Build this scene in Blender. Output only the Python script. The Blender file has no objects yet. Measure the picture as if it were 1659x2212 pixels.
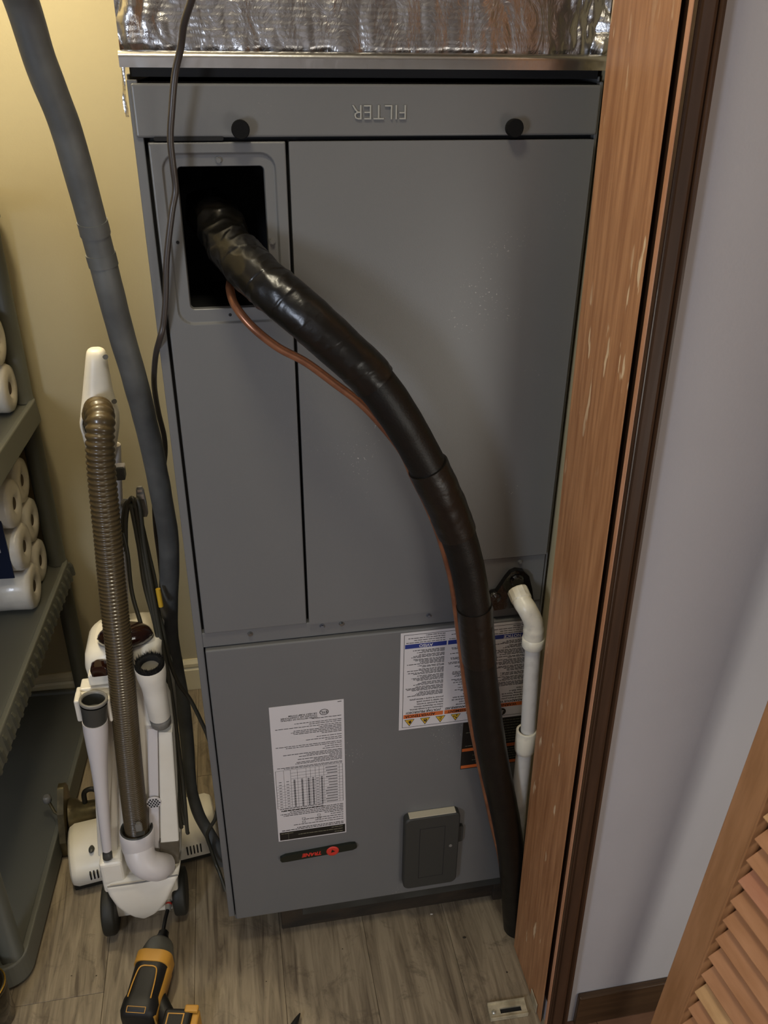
import bpy, bmesh, math, random
from mathutils import Vector, Matrix, noise
random.seed(7)
# ------------------------------------------------------------------ camera, world, lights, exposure
SC = bpy.context.scene
FPX = 1811.2; IW, IH = 1659, 2212
CAM = Vector((.0962, -1.1516, 1.6429)); YAW, PIT, ROL = -.1874, .4945, .0087
_f0 = Vector((-math.sin(YAW), math.cos(YAW), 0)); _r0 = Vector((math.cos(YAW), math.sin(YAW), 0)); _u0 = Vector((0, 0, 1))
FW = math.cos(PIT)*_f0 - math.sin(PIT)*_u0; _u = math.sin(PIT)*_f0 + math.cos(PIT)*_u0
RT = math.cos(ROL)*_r0 + math.sin(ROL)*_u; UP = -math.sin(ROL)*_r0 + math.cos(ROL)*_u
cd = bpy.data.cameras.new('camera'); cam = bpy.data.objects.new('camera', cd); SC.collection.objects.link(cam)
M = Matrix((RT, UP, -FW)).transposed().to_4x4(); M.translation = CAM; cam.matrix_world = M
cd.sensor_fit = 'VERTICAL'; cd.sensor_height = 24; cd.lens = 24*FPX/IH; cd.clip_start = .02; SC.camera = cam

w = bpy.data.worlds.new('world'); SC.world = w; w.use_nodes = True
w.node_tree.nodes['Background'].inputs[0].default_value = (.5, .52, .56, 1)
w.node_tree.nodes['Background'].inputs[1].default_value = .06
vs = SC.view_settings; vs.view_transform = 'Standard'; vs.look = 'None'; vs.gamma = 1; vs.use_curve_mapping = False; vs.exposure = 0.0

def lamp(name, kind, loc, energy, color, size=.1, target=None, sy=None):
    l = bpy.data.lights.new(name, kind); l.energy = energy; l.color = color
    if kind == 'AREA':
        l.size = size
        if sy: l.shape = 'RECTANGLE'; l.size_y = sy
    else: l.shadow_soft_size = size
    o = bpy.data.objects.new(name, l); o.location = loc; SC.collection.objects.link(o)
    if target is not None: o.rotation_euler = (Vector(target)-Vector(loc)).to_track_quat('-Z', 'Y').to_euler()
    return o
lamp('closet_bulb', 'POINT', (-.33, .36, 2.25), 34, (1, .87, .60), .05)
lamp('hall_ceiling_light', 'AREA', (.05, -.50, 2.42), 8, (1, .90, .68), .25, (.1, -.45, 0))
lamp('hall_window_light', 'AREA', (-.95, -1.65, 1.35), 13, (.74, .83, 1), .28, (.35, 0, 1.1), .45)
lamp('hall_wall_fill', 'AREA', (1.3, -2.0, .6), 11, (1, .96, .88), .8, (.9, -.3, .4))  # added low fill for the gray hall wall, no fitting behind it
lamp('hall_back_fill', 'AREA', (-.2, -2.3, 2.3), 10, (.95, .95, 1), .5, (-.2, -3, .9))  # added fill, brightens the unseen back wall that the foil reflects

# ------------------------------------------------------------------ helpers
def at(px, py, ax, val):
    d = RT*((px-IW/2)/FPX) - UP*((py-IH/2)/FPX) + FW
    i = 'xyz'.index(ax); return CAM + d*((val-CAM[i])/d[i])
def atd(px, py, dep): return CAM + (RT*((px-IW/2)/FPX) - UP*((py-IH/2)/FPX) + FW)*dep
def lin(h):
    h = h.lstrip('#'); c = [int(h[i:i+2], 16)/255 for i in (0, 2, 4)]
    return tuple((x/12.92 if x <= .04045 else ((x+.055)/1.055)**2.4) for x in c) + (1,)
def mat(name, col, rough=.5, metal=0, col2=None, nscale=8, ndetail=4, stretch=(1, 1, 1), bump=0, bscale=60, spec=.5, coat=0, trans=0, lo=.35, hi=.65, flecks=None, bstretch=None):
    m = bpy.data.materials.new(name); m.use_nodes = True; nt = m.node_tree; N = nt.nodes; L = nt.links
    b = N['Principled BSDF']; b.inputs['Roughness'].default_value = rough; b.inputs['Metallic'].default_value = metal
    b.inputs['Specular IOR Level'].default_value = spec; b.inputs['Coat Weight'].default_value = coat
    b.inputs['Transmission Weight'].default_value = trans
    tc = N.new('ShaderNodeTexCoord'); mp = N.new('ShaderNodeMapping'); mp.inputs['Scale'].default_value = stretch
    L.new(tc.outputs['Object'], mp.inputs[0])
    b.inputs['Base Color'].default_value = lin(col)
    out = None
    if col2:
        n = N.new('ShaderNodeTexNoise'); n.inputs['Scale'].default_value = nscale; n.inputs['Detail'].default_value = ndetail
        L.new(mp.outputs[0], n.inputs['Vector'])
        r = N.new('ShaderNodeValToRGB'); r.color_ramp.elements[0].position = lo; r.color_ramp.elements[1].position = hi
        r.color_ramp.elements[0].color = lin(col); r.color_ramp.elements[1].color = lin(col2)
        L.new(n.outputs['Fac'], r.inputs[0]); out = r.outputs[0]
    if flecks:   # (colour, scale, threshold, stretch, mask_scale, mask_threshold)
        fc, fs, ft, fst, ms, mt = flecks
        mp2 = N.new('ShaderNodeMapping'); mp2.inputs['Scale'].default_value = fst; L.new(tc.outputs['Object'], mp2.inputs[0])
        n2 = N.new('ShaderNodeTexNoise'); n2.inputs['Scale'].default_value = fs; n2.inputs['Detail'].default_value = 3; L.new(mp2.outputs[0], n2.inputs['Vector'])
        r2 = N.new('ShaderNodeValToRGB'); r2.color_ramp.elements[0].position = ft; r2.color_ramp.elements[1].position = ft+.03; L.new(n2.outputs['Fac'], r2.inputs[0])
        n3 = N.new('ShaderNodeTexNoise'); n3.inputs['Scale'].default_value = ms; L.new(tc.outputs['Object'], n3.inputs['Vector'])
        r3 = N.new('ShaderNodeValToRGB'); r3.color_ramp.elements[0].position = mt; r3.color_ramp.elements[1].position = mt+.08; L.new(n3.outputs['Fac'], r3.inputs[0])
        mu = N.new('ShaderNodeMath'); mu.operation = 'MULTIPLY'; L.new(r2.outputs[0], mu.inputs[0]); L.new(r3.outputs[0], mu.inputs[1])
        mx = N.new('ShaderNodeMix'); mx.data_type = 'RGBA'; L.new(mu.outputs[0], mx.inputs[0])
        if out is None: mx.inputs[6].default_value = lin(col)
        else: L.new(out, mx.inputs[6])
        mx.inputs[7].default_value = lin(fc); out = mx.outputs[2]
    if out is not None: L.new(out, b.inputs['Base Color'])
    if bump:
        nb = N.new('ShaderNodeTexNoise'); nb.inputs['Scale'].default_value = bscale; nb.inputs['Detail'].default_value = 3
        if bstretch:
            mp3 = N.new('ShaderNodeMapping'); mp3.inputs['Scale'].default_value = bstretch; L.new(tc.outputs['Object'], mp3.inputs[0]); L.new(mp3.outputs[0], nb.inputs['Vector'])
        else: L.new(mp.outputs[0], nb.inputs['Vector'])
        bp = N.new('ShaderNodeBump'); bp.inputs['Strength'].default_value = bump; bp.inputs['Distance'].default_value = .002
        L.new(nb.outputs['Fac'], bp.inputs['Height']); L.new(bp.outputs[0], b.inputs['Normal'])
    return m

class MB:
    def __init__(s): s.v = []; s.f = []; s.m = []; s.s = []; s.mats = []
    def mi(s, m):
        if m not in s.mats: s.mats.append(m)
        return s.mats.index(m)
    def add(s, vs, fs, m, smooth=False):
        o = len(s.v); k = s.mi(m); s.v += [tuple(v) for v in vs]
        for f in fs: s.f.append(tuple(i+o for i in f)); s.m.append(k); s.s.append(smooth)
        return s
    def box(s, a, b, m, X=None):
        x0, y0, z0 = a; x1, y1, z1 = b
        vs = [Vector(p) for p in ((x0, y0, z0), (x1, y0, z0), (x1, y1, z0), (x0, y1, z0), (x0, y0, z1), (x1, y0, z1), (x1, y1, z1), (x0, y1, z1))]
        if X is not None: vs = [X @ v for v in vs]
        return s.add(vs, [(0, 3, 2, 1), (4, 5, 6, 7), (0, 1, 5, 4), (1, 2, 6, 5), (2, 3, 7, 6), (3, 0, 4, 7)], m)
    def rings(s, rings, m, closed=True, caps=(True, True), smooth=True):
        n = len(rings[0]); vs = [p for r in rings for p in r]; fs = []
        for i in range(len(rings)-1):
            for j in range(n if closed else n-1):
                k = (j+1) % n
                fs.append((i*n+j, i*n+k, (i+1)*n+k, (i+1)*n+j))
        s.add(vs, fs, m, smooth)
        if caps[0]: s.add(rings[0], [tuple(range(n))[::-1]], m)
        if caps[1]: s.add(rings[-1], [tuple(range(n))], m)
        return s
    def prism(s, pts, y0, y1, m):      # polygon in x,z extruded along y (y0 nearer the viewer)
        return s.rings([[Vector((x, y1, z)) for x, z in pts], [Vector((x, y0, z)) for x, z in pts]], m, smooth=False)
    def tube(s, pts, rad, m, seg=14, caps=(True, True), squash=None, disp=None):
        pts = [Vector(p) for p in pts]; n = len(pts); rr = rad if isinstance(rad, (list, tuple)) else [rad]*n
        t0 = (pts[1]-pts[0]).normalized(); a = t0.orthogonal().normalized(); R = []
        if abs(t0.z) < .9: a = (Vector((0, 0, 1)) - t0*t0.z).normalized()
        for i in range(n):
            t = (pts[min(i+1, n-1)]-pts[max(i-1, 0)]).normalized(); a = (a - t*a.dot(t)).normalized(); b = t.cross(a)
            ring = []
            for j in range(seg):
                an = 2*math.pi*j/seg; d = a*math.cos(an)+b*math.sin(an); r = rr[i]
                p = pts[i]+d*r
                if disp:
                    s.ang = j/seg; p = p + d*disp(p, i)
                ring.append(p)
            R.append(ring)
        return s.rings(R, m, caps=caps)
    def lathe(s, c, axis, prof, m, seg=24, smooth=True, caps=(True, True)):   # prof: (distance along axis, radius)
        c = Vector(c); ax = Vector(axis).normalized(); a = ax.orthogonal().normalized(); b = ax.cross(a)
        R = [[c+ax*h+(a*math.cos(2*math.pi*j/seg)+b*math.sin(2*math.pi*j/seg))*r for j in range(seg)] for h, r in prof]
        return s.rings(R, m, caps=caps, smooth=smooth)
    def ell(s, c, r, m, seg=20, rings_=12, X=None):
        R = []
        for i in range(1, rings_):
            th = math.pi*i/rings_
            ring = [Vector((r[0]*math.sin(th)*math.cos(2*math.pi*j/seg), r[1]*math.sin(th)*math.sin(2*math.pi*j/seg), -r[2]*math.cos(th))) for j in range(seg)]
            if X is not None: ring = [X @ p for p in ring]
            R.append([Vector(c)+p for p in ring])
        return s.rings(R, m)
    def text(s, body, size, x, z, y, m, rot=True, ext=0, align='CENTER', bold=0, sx=1, shear=0):   # on a plane facing -y, turned upside down when rot
        cu = bpy.data.curves.new('t', 'FONT'); cu.body = body; cu.size = size; cu.align_x = align; cu.align_y = 'CENTER'; cu.extrude = ext; cu.offset = bold; cu.resolution_u = 2; cu.shear = shear
        o = bpy.data.objects.new('t', cu); me = bpy.data.meshes.new_from_object(o)
        k = -1 if rot else 1
        vs = [Vector((x+k*v.co.x*sx, y-v.co.z, z+k*v.co.y)) for v in me.vertices]
        s.add(vs, [tuple(p.vertices) for p in me.polygons], m)
        bpy.data.objects.remove(o); bpy.data.curves.remove(cu); bpy.data.meshes.remove(me); return s
    def quad(s, x0, x1, z0, z1, y, m): return s.add([(x0, y, z0), (x1, y, z0), (x1, y, z1), (x0, y, z1)], [(0, 1, 2, 3)], m)
    def build(s, name, parent=None, bevel=0, loc=None, seg=2, fix=True, subsurf=0):
        me = bpy.data.meshes.new(name)
        org = Vector(loc) if loc is not None else Vector((0, 0, 0))
        me.from_pydata([tuple(Vector(v)-org) for v in s.v], [], s.f); me.update()
        for m in s.mats: me.materials.append(m)
        for p, k, sm in zip(me.polygons, s.m, s.s): p.material_index = k; p.use_smooth = sm
        if fix:
            bm = bmesh.new(); bm.from_mesh(me); bmesh.ops.recalc_face_normals(bm, faces=bm.faces); bm.to_mesh(me); bm.free()
        o = bpy.data.objects.new(name, me); SC.collection.objects.link(o); o.location = org
        if parent is not None:
            o.parent = parent
            wp = Vector((0, 0, 0)); q = parent
            while q: wp += q.location; q = q.parent
            o.location = org - wp
        if bevel:
            b = o.modifiers.new('b', 'BEVEL'); b.width = bevel; b.segments = seg; b.limit_method = 'ANGLE'; b.angle_limit = .6; b.harden_normals = False
        if subsurf: q = o.modifiers.new('s', 'SUBSURF'); q.levels = q.render_levels = subsurf
        return o
def empty(name, loc, label, cat, group=None):
    o = bpy.data.objects.new(name, None); o.location = loc; o.empty_display_size = .05; SC.collection.objects.link(o)
    return tag(o, label, cat, group)
def tag(o, label=None, cat=None, group=None, kind=None):
    if label: o['label'] = label
    if cat: o['category'] = cat
    if group: o['group'] = group
    if kind: o['kind'] = kind
    return o
def cr(pts, n=8):     # Catmull-Rom
    P = [Vector(p) for p in pts]; P = [P[0]*2-P[1]]+P+[P[-1]*2-P[-2]]; out = []
    for i in range(1, len(P)-2):
        for k in range(n):
            t = k/n; a, b, c, d = P[i-1:i+3]
            out.append(.5*((2*b)+(c-a)*t+(2*a-5*b+4*c-d)*t*t+(3*b-a-3*c+d)*t**3))
    out.append(P[-2]); return out
def rrect(x0, x1, z0, z1, r, y, n=6):
    pts = []
    for cx, cz, a0 in ((x1-r, z1-r, 0), (x0+r, z1-r, 90), (x0+r, z0+r, 180), (x1-r, z0+r, 270)):
        for k in range(n+1):
            a = math.radians(a0+90*k/n); pts.append(Vector((cx+r*math.cos(a), y, cz+r*math.sin(a))))
    return pts
def rr_xy(cx, cy, hx, hy, r, z, n=4):
    return [Vector((p.x, p.z, z)) for p in rrect(cx-hx, cx+hx, cy-hy, cy+hy, min(r, hx*.99, hy*.99), 0, n)]

# ------------------------------------------------------------------ materials
m_wall = mat('beige_wall_paint', '#aba080', .75, col2='#a79b7b', nscale=3, bump=.12, bscale=220)
m_hall = mat('gray_wall_paint', '#b3b0b0', .7, col2='#adaaaa', nscale=2, bump=.1, bscale=200)
m_ceil = mat('white_ceiling_paint', '#d9d5cc', .8, bump=.3, bscale=90)
m_trimw = mat('cream_trim_paint', '#c9bd98', .45)
WST = (9, 9, .55)
m_jamb = mat('lit_worn_stained_wood', '#946440', .42, col2='#bd8b60', nscale=14, ndetail=6, stretch=WST, bump=.12, bscale=40, lo=.3, hi=.75, flecks=('#d9bd98', 60, .655, (1, 1, .2), 3.2, .47))
m_casing = mat('shaded_casing_wood', '#332215', .32, col2='#463020', nscale=10, ndetail=6, stretch=WST, coat=.2, lo=.3, hi=.75)  # same wood as the jamb; lit and shaded tones put into the two colours
m_louver = mat('cedar_louver_wood', '#ad7a52', .5, col2='#c18d65', nscale=9, ndetail=5, stretch=(3, 1, 6), bump=.1, bscale=60)
m_louv2 = mat('pinkish_cedar_slat_wood', '#b87c5c', .5, col2='#c48c6c', nscale=9, ndetail=5, stretch=(3, 1, 6), bump=.1, bscale=60)
m_louv3 = mat('pale_cedar_slat_wood', '#b98c5c', .5, col2='#dab07c', nscale=9, ndetail=5, stretch=(3, 1, 6), bump=.1, bscale=60)
m_stile = mat('cedar_stile_wood', '#a4764c', .5, col2='#b5855a', nscale=12, ndetail=5, stretch=(6, 6, .6), bump=.1, bscale=50)
m_edge = mat('lit_casing_edge_wood', '#b07c58', .45, col2='#c29070', nscale=12, stretch=WST)  # casing wood painted lighter where its inner edge catches the light
m_hbb = mat('dark_brown_baseboard_wood', '#3c2a18', .4, col2='#4c3722', nscale=10, stretch=(.6, 8, 8))
m_steel = mat('gray_painted_steel', '#656564', .36, col2='#696968', nscale=2.5, bump=.05, bscale=900, spec=.5, flecks=('#a9a79e', 320, .66, (1, 1, 1), 5, .60))
m_steeld = mat('darker_gray_steel', '#5b5c60', .5, bump=.05, bscale=900)  # slightly darker, bluer gray for back, bottom, rail and some screws
m_rail = mat('dirty_gray_rail', '#3b3b36', .7, col2='#2a2822', nscale=10)
m_inner = mat('black_cabinet_liner', '#0c0c0d', .8)
m_emb = mat('highlit_letter_steel', '#9a9992', .3)  # lighter than the panel steel; emboss highlights put into the colour
m_black = mat('black_plastic', '#0d0d0d', .35)
m_knob = mat('matte_black_knob', '#080808', .8, spec=.2)
m_blackw = mat('wet_black_plastic', '#0b0a09', .15, bump=.8, bscale=90, coat=.5)
m_foamp = mat('black_foam_insulation', '#0b0a08', .45, col2='#110f0b', nscale=30, bump=.15, bscale=300, spec=.35)
m_tape = mat('black_wrapping_tape', '#0c0b09', .30, col2='#15120e', nscale=25, bump=.3, bscale=70)
m_tapeb = mat('brownish_black_tape', '#100d09', .35, bump=.5, bscale=60)
m_copper = mat('aged_copper', '#ad7654', .32, metal=.55, col2='#8a5c44', nscale=30, bump=.05)
m_pvc = mat('dusty_white_pvc', '#d5d0c4', .4, col2='#a9a396', nscale=22, ndetail=5, lo=.45, hi=.8)
m_pvcw = mat('white_pvc_fitting', '#e6dfc9', .35, col2='#b9b3a6', nscale=35, ndetail=5, lo=.5, hi=.85)
m_paper = mat('white_label_paper', '#c9c4c3', .5)
m_ink = mat('black_label_ink', '#15130f', .5)
m_blue = mat('blue_label_ink', '#1c2f78', .5)
m_orange = mat('orange_label_ink', '#c2602a', .5)
m_yellow = mat('yellow_label_ink', '#cfa52c', .5)
m_inkdim = mat('pale_gray_label_ink', '#8c8a72', .5)
m_badge = mat('dark_green_badge_plastic', '#171c15', .35)
m_red = mat('red_badge_print', '#c23327', .45)
m_coverm = mat('dark_gray_olive_plastic', '#2f2f2b', .6, bump=.1, bscale=300)
m_coverl = mat('painted_lit_edge', '#b5ad98', .5)
m_wood = mat('dirty_brown_base_wood', '#33281a', .8, col2='#1f1910', nscale=12, ndetail=6, stretch=(1, 1, 3), bump=.4, bscale=50)
m_screw = mat('dull_steel_screw', '#7c7c78', .35, metal=.8)
m_shelf = mat('gray_shelf_plastic', '#5f5f56', .55, bump=.1, bscale=500)
m_shelfd = mat('gray_shelf_post_plastic', '#4c4c43', .5, bump=.05, bscale=400)
m_tp = mat('plastic_wrapped_paper', '#e9e3d6', .3, col2='#d6cfc2', nscale=18, bump=.5, bscale=45, coat=.3)
m_core = mat('cardboard_core', '#554738', .9)
m_navy = mat('navy_pack_print', '#0b1530', .3, bump=.2, bscale=40)
m_white = mat('white_vacuum_plastic', '#e6e0d2', .36, col2='#dfd8c8', nscale=12)
m_lav = mat('light_gray_vacuum_plastic', '#cfc9c6', .4)
m_graypl = mat('dark_gray_vacuum_plastic', '#3c3c37', .45)
m_graymid = mat('mid_gray_vacuum_plastic', '#76736c', .4)
m_brownc = mat('dark_brown_translucent_plastic', '#241009', .12, coat=.6)
m_hose = mat('bronze_gray_hose_plastic', '#4c3f29', .3, coat=.25)
m_rubber = mat('black_rubber', '#16150f', .6)
m_olive = mat('dark_olive_wheel_rubber', '#22211a', .6)
m_clear = mat('smoky_gray_plastic', '#6b6255', .25, col2='#4f4739', nscale=14, coat=.4)
m_cord = mat('gray_cord_vinyl', '#37352b', .42)
m_cable = mat('dark_brown_cable_vinyl', '#3b3531', .35)
m_conduit = mat('gray_foam_tube', '#5c5d5a', .55, col2='#4c4d4b', nscale=20, bump=.25, bscale=60)
m_bristle = mat('black_bristle', '#0a0908', .9)
m_chrome = mat('chrome', '#c9c9c0', .28, metal=.75)
m_dyel = mat('yellow_tool_plastic', '#bf8c38', .45)
m_dblk = mat('black_tool_rubber', '#131210', .55, bump=.1, bscale=300)
m_dgry = mat('gray_metal_gearcase', '#6a6960', .38, metal=.4)
m_bronze = mat('dirty_bronze_metal', '#4b4331', .3, metal=.6, col2='#7d7353', nscale=25, lo=.4, hi=.8, bump=.3, bscale=60)
m_gold = mat('gold_foil_print', '#b8923f', .25, metal=.9)
m_can = mat('dark_candle_glass', '#201a10', .12, coat=.5)
m_fiber = mat('black_foam_filler', '#0e0c0a', .9)
m_nickel = mat('worn_zinc_bracket', '#cdc3a8', .32, metal=.25, col2='#9a9078', nscale=40)
def foil():
    m = mat('wrinkled_aluminium_foil', '#bfbdbb', .27, metal=1); nt = m.node_tree; N = nt.nodes; L = nt.links; b = N['Principled BSDF']
    tc = N.new('ShaderNodeTexCoord')
    n = N.new('ShaderNodeTexNoise'); n.inputs['Scale'].default_value = 20; n.inputs['Detail'].default_value = 6; n.inputs['Roughness'].default_value = .6; n.inputs['Distortion'].default_value = 1.2
    mp = N.new('ShaderNodeMapping'); mp.inputs['Scale'].default_value = (1.5, 1, .8); L.new(tc.outputs['Object'], mp.inputs[0]); L.new(mp.outputs[0], n.inputs['Vector'])
    wv = N.new('ShaderNodeTexWave'); wv.bands_direction = 'Z'; wv.inputs['Scale'].default_value = 42; wv.inputs['Distortion'].default_value = 1.6; wv.inputs['Detail Scale'].default_value = .6; L.new(tc.outputs['Object'], wv.inputs['Vector'])
    w2 = N.new('ShaderNodeTexWave'); w2.bands_direction = 'X'; w2.inputs['Scale'].default_value = 28; w2.inputs['Distortion'].default_value = 1.2; L.new(tc.outputs['Object'], w2.inputs['Vector'])
    a1 = N.new('ShaderNodeMath'); a1.operation = 'MULTIPLY_ADD'; L.new(wv.outputs['Fac'], a1.inputs[0]); a1.inputs[1].default_value = .055; L.new(n.outputs['Fac'], a1.inputs[2])
    a2 = N.new('ShaderNodeMath'); a2.operation = 'MULTIPLY_ADD'; L.new(w2.outputs['Fac'], a2.inputs[0]); a2.inputs[1].default_value = .03; L.new(a1.outputs[0], a2.inputs[2])
    bp = N.new('ShaderNodeBump'); bp.inputs['Strength'].default_value = .65; bp.inputs['Distance'].default_value = .0045
    L.new(a2.outputs[0], bp.inputs['Height']); L.new(bp.outputs[0], b.inputs['Normal']); return m
m_foil = foil()
m_foils = mat('smooth_aluminium_tape', '#c9c7c2', .25, metal=1, bump=.25, bscale=40)
def plankmat(name, c1, c2, c3, ax):
    m = mat(name, c1, .55); nt = m.node_tree; N = nt.nodes; L = nt.links; b = N['Principled BSDF']
    tc = N.new('ShaderNodeTexCoord'); oi = N.new('ShaderNodeObjectInfo')
    ad = N.new('ShaderNodeVectorMath'); ad.operation = 'ADD'; ml = N.new('ShaderNodeVectorMath'); ml.operation = 'SCALE'; ml.inputs['Scale'].default_value = 7.3
    cb = N.new('ShaderNodeCombineXYZ'); L.new(oi.outputs['Random'], cb.inputs[0]); L.new(oi.outputs['Random'], cb.inputs[1]); L.new(cb.outputs[0], ml.inputs[0])
    L.new(tc.outputs['Object'], ad.inputs[0]); L.new(ml.outputs[0], ad.inputs[1])
    mp = N.new('ShaderNodeMapping'); mp.inputs['Scale'].default_value = (16, 1.3, 1) if ax == 'y' else (1.1, 9, 1); L.new(ad.outputs[0], mp.inputs[0])
    n = N.new('ShaderNodeTexNoise'); n.inputs['Scale'].default_value = 3.2; n.inputs['Detail'].default_value = 7; n.inputs['Roughness'].default_value = .62; n.inputs['Distortion'].default_value = .9; L.new(mp.outputs[0], n.inputs['Vector'])
    r = N.new('ShaderNodeValToRGB'); e = r.color_ramp.elements; e[0].position = .33; e[0].color = lin(c1); e[1].position = .62; e[1].color = lin(c3); x = e.new(.45); x.color = lin(c2)
    L.new(n.outputs['Fac'], r.inputs[0])
    # scuffs and dust, patches with a shape of their own
    nd = N.new('ShaderNodeTexNoise'); nd.inputs['Scale'].default_value = 9; nd.inputs['Detail'].default_value = 9; nd.inputs['Roughness'].default_value = .75; nd.inputs['Distortion'].default_value = 1.5; L.new(ad.outputs[0], nd.inputs['Vector'])
    rd = N.new('ShaderNodeValToRGB'); rd.color_ramp.elements[0].position = .55; rd.color_ramp.elements[1].position = .72; L.new(nd.outputs['Fac'], rd.inputs[0])
    mx = N.new('ShaderNodeMix'); mx.data_type = 'RGBA'; L.new(rd.outputs[0], mx.inputs[0]); L.new(r.outputs[0], mx.inputs[6]); mx.inputs[7].default_value = lin(c1)
    L.new(mx.outputs[2], b.inputs['Base Color'])
    bp = N.new('ShaderNodeBump'); bp.inputs['Strength'].default_value = .15; bp.inputs['Distance'].default_value = .001; L.new(n.outputs['Fac'], bp.inputs['Height']); L.new(bp.outputs[0], b.inputs['Normal'])
    return m
m_vinyl = plankmat('gray_brown_vinyl_plank', '#55493a', '#786b57', '#91836c', 'y')
m_oak = plankmat('reddish_oak_plank', '#5a3a2a', '#71503b', '#7f5c44', 'x')

# ------------------------------------------------------------------ the room
YB = .86; YW = -.27; XR = .606
def S(name, mb, **k): return tag(mb.build(name, **k), kind='structure')
fl = S('floor', MB().box((-.9, YW, -.03), (.62, YB, -.004), m_wood))
pw = .178; xs = [.1+pw*k for k in range(-6, 4)]
for i, x in enumerate(xs):
    x0, x1 = max(x, -.9), min(x+pw, .62)
    cuts = sorted({YW, YB} | {[.33, .62, .18, -.05, .16, .5, .3, .66, .1, .4][i]})
    for a, b in zip(cuts[:-1], cuts[1:]):
        MB().box((x0+.0003, a+.0003, -.004), (x1-.0003, b-.0003, 0), m_vinyl).build('plank', fl, bevel=.0005, seg=1)
fh = S('floor_hall', MB().box((-1.9, -3, -.03), (2.3, YW, -.006), m_wood))
k = 0; y = YW
while y > -3:
    x = -1.9-random.random()*.8
    while x < 2.3:
        a, b = max(x, -1.9), min(x+.95, 2.3)
        if b-a > .02: MB().box((a+.0006, max(y-.09, -3)+.0005, -.006), (b-.0006, y-.0005, 0), m_oak).build('plank', fh)
        x += .95
    y -= .09
S('wall_back', MB().box((-.95, YB, 0), (.75, YB+.1, 2.45), m_wall))
S('wall_left', MB().box((-.95, YW, 0), (-.85, YB, 2.45), m_wall))
S('wall_right', MB().box((XR, -.1, 0), (.7, YB, 2.45), m_wall))
S('wall_front', MB().box((.592, YW, 0), (2.3, -.1, 2.45), m_hall).box((-1.9, YW, 0), (-.75, YW+.12, 2.45), m_hall).box((-.75, YW, 2.08), (.592, YW+.12, 2.45), m_hall))
S('wall_hall_left', MB().box((-2, -3, 0), (-1.9, YW+.12, 2.45), m_hall))
S('wall_hall_right', MB().box((2.3, -3, 0), (2.4, YW, 2.45), m_hall))
S('wall_hall_back', MB().box((-2, -3.1, 0), (2.4, -3, 2.45), m_hall))
S('ceiling', MB().box((-2, -3.1, 2.45), (2.4, YB+.1, 2.5), m_ceil))
def bbprof(pts, x0, x1, m):   # pts (y offset towards the room, z)
    return MB().rings([[Vector((x0, YB-d, z)) for d, z in pts], [Vector((x1, YB-d, z)) for d, z in pts]], m, smooth=False)
S('baseboard_back', bbprof([(0, .001), (.012, .001), (.012, .072), (.008, .078), (.011, .084), (.011, .094), (.004, .106), (0, .106)], -.85, XR, m_trimw))
S('baseboard_hall', MB().box((.645, YW-.012, 0), (2.3, YW, .088), m_hbb), bevel=.003)
# door jamb: leans very slightly, as in the photo
def xj(z): return .5825-.0158*z
def zs(): return [0, .5, 1, 1.5, 2.06]
def sheared(pts, m, name, off=0):   # pts: (dx, y) outline, follows the jamb's lean
    return MB().rings([[Vector((xj(z)+dx, y, z)) for dx, y in pts] for z in zs()], m, smooth=False)
S('trim_1', sheared([(0, -.1), (.019, -.1), (.019, -.238), (.0012, -.238), (.0012, -.262), (0, -.262)], m_jamb, 'jamb'), bevel=.0015)
def casx(z): return .6255-.0205*z
prof = [(.12, -.240), (.12, -.269), (0, -.269), (0, -.276), (.08, -.281), (.16, -.279), (.22, -.279), (.26, -.283), (.62, -.286), (.74, -.285), (.78, -.281), (.82, -.283), (.88, -.288), (.98, -.288), (1, -.285), (1, -.2705), (.3, -.2705), (.3, -.240)]
mb = MB(); R = []
for z in zs():
    a = xj(z)+.006; b = casx(z); R.append([Vector((a+(b-a)*t, y, z)) for t, y in prof])
mb.rings(R, m_casing, smooth=False)
mb.rings([[Vector((xj(z)+dx, y, z)) for dx, y in ((.0054, -.2688), (.0064, -.2688), (.0064, -.2772), (.0054, -.2772))] for z in zs()], m_edge, smooth=False)  # thin strip carrying the painted lit edge of the casing
S('trim_2', mb)
# ------------------------------------------------------------------ air handler
AH = empty('air_handler', (0, 0, 0), 'tall gray steel air handler cabinet standing upside down between beige wall and wooden door jamb', 'air handler')
W = .6
body = MB()
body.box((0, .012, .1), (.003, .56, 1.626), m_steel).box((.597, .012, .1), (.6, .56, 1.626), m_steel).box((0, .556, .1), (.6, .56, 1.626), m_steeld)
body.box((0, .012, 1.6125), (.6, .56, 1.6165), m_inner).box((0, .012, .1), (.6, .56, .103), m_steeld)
HX0, HX1, HZ0, HZ1 = .047, .156, 1.345, 1.524
body.rings([rrect(.0, .6, .103, 1.618, .001, .012), rrect(HX0-.004, HX1+.004, HZ0-.004, HZ1+.004, .008, .012)], m_inner, caps=(False, False), smooth=False)
body.box((0, 0, .1), (.012, .012, 1.62), m_steel)          # left flange
body.box((.5955, 0, .1), (.6, .012, 1.62), m_steel)        # right flange
body.box((.012, -.001, .7835), (.5955, .012, .812), m_steel)   # flange strip between the doors
body.build('cabinet', AH, bevel=.0008, seg=1)
liner = MB().box((.02, .2, 1.3), (.19, .205, 1.56), m_inner).box((.02, .02, 1.3), (.024, .2, 1.56), m_inner).box((.19, .02, 1.3), (.194, .2, 1.56), m_inner).box((.02, .02, 1.556), (.194, .2, 1.56), m_inner).box((.02, .012, 1.3), (.194, .2, 1.335), m_inner)
liner.build('cavity_liner', AH)
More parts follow.
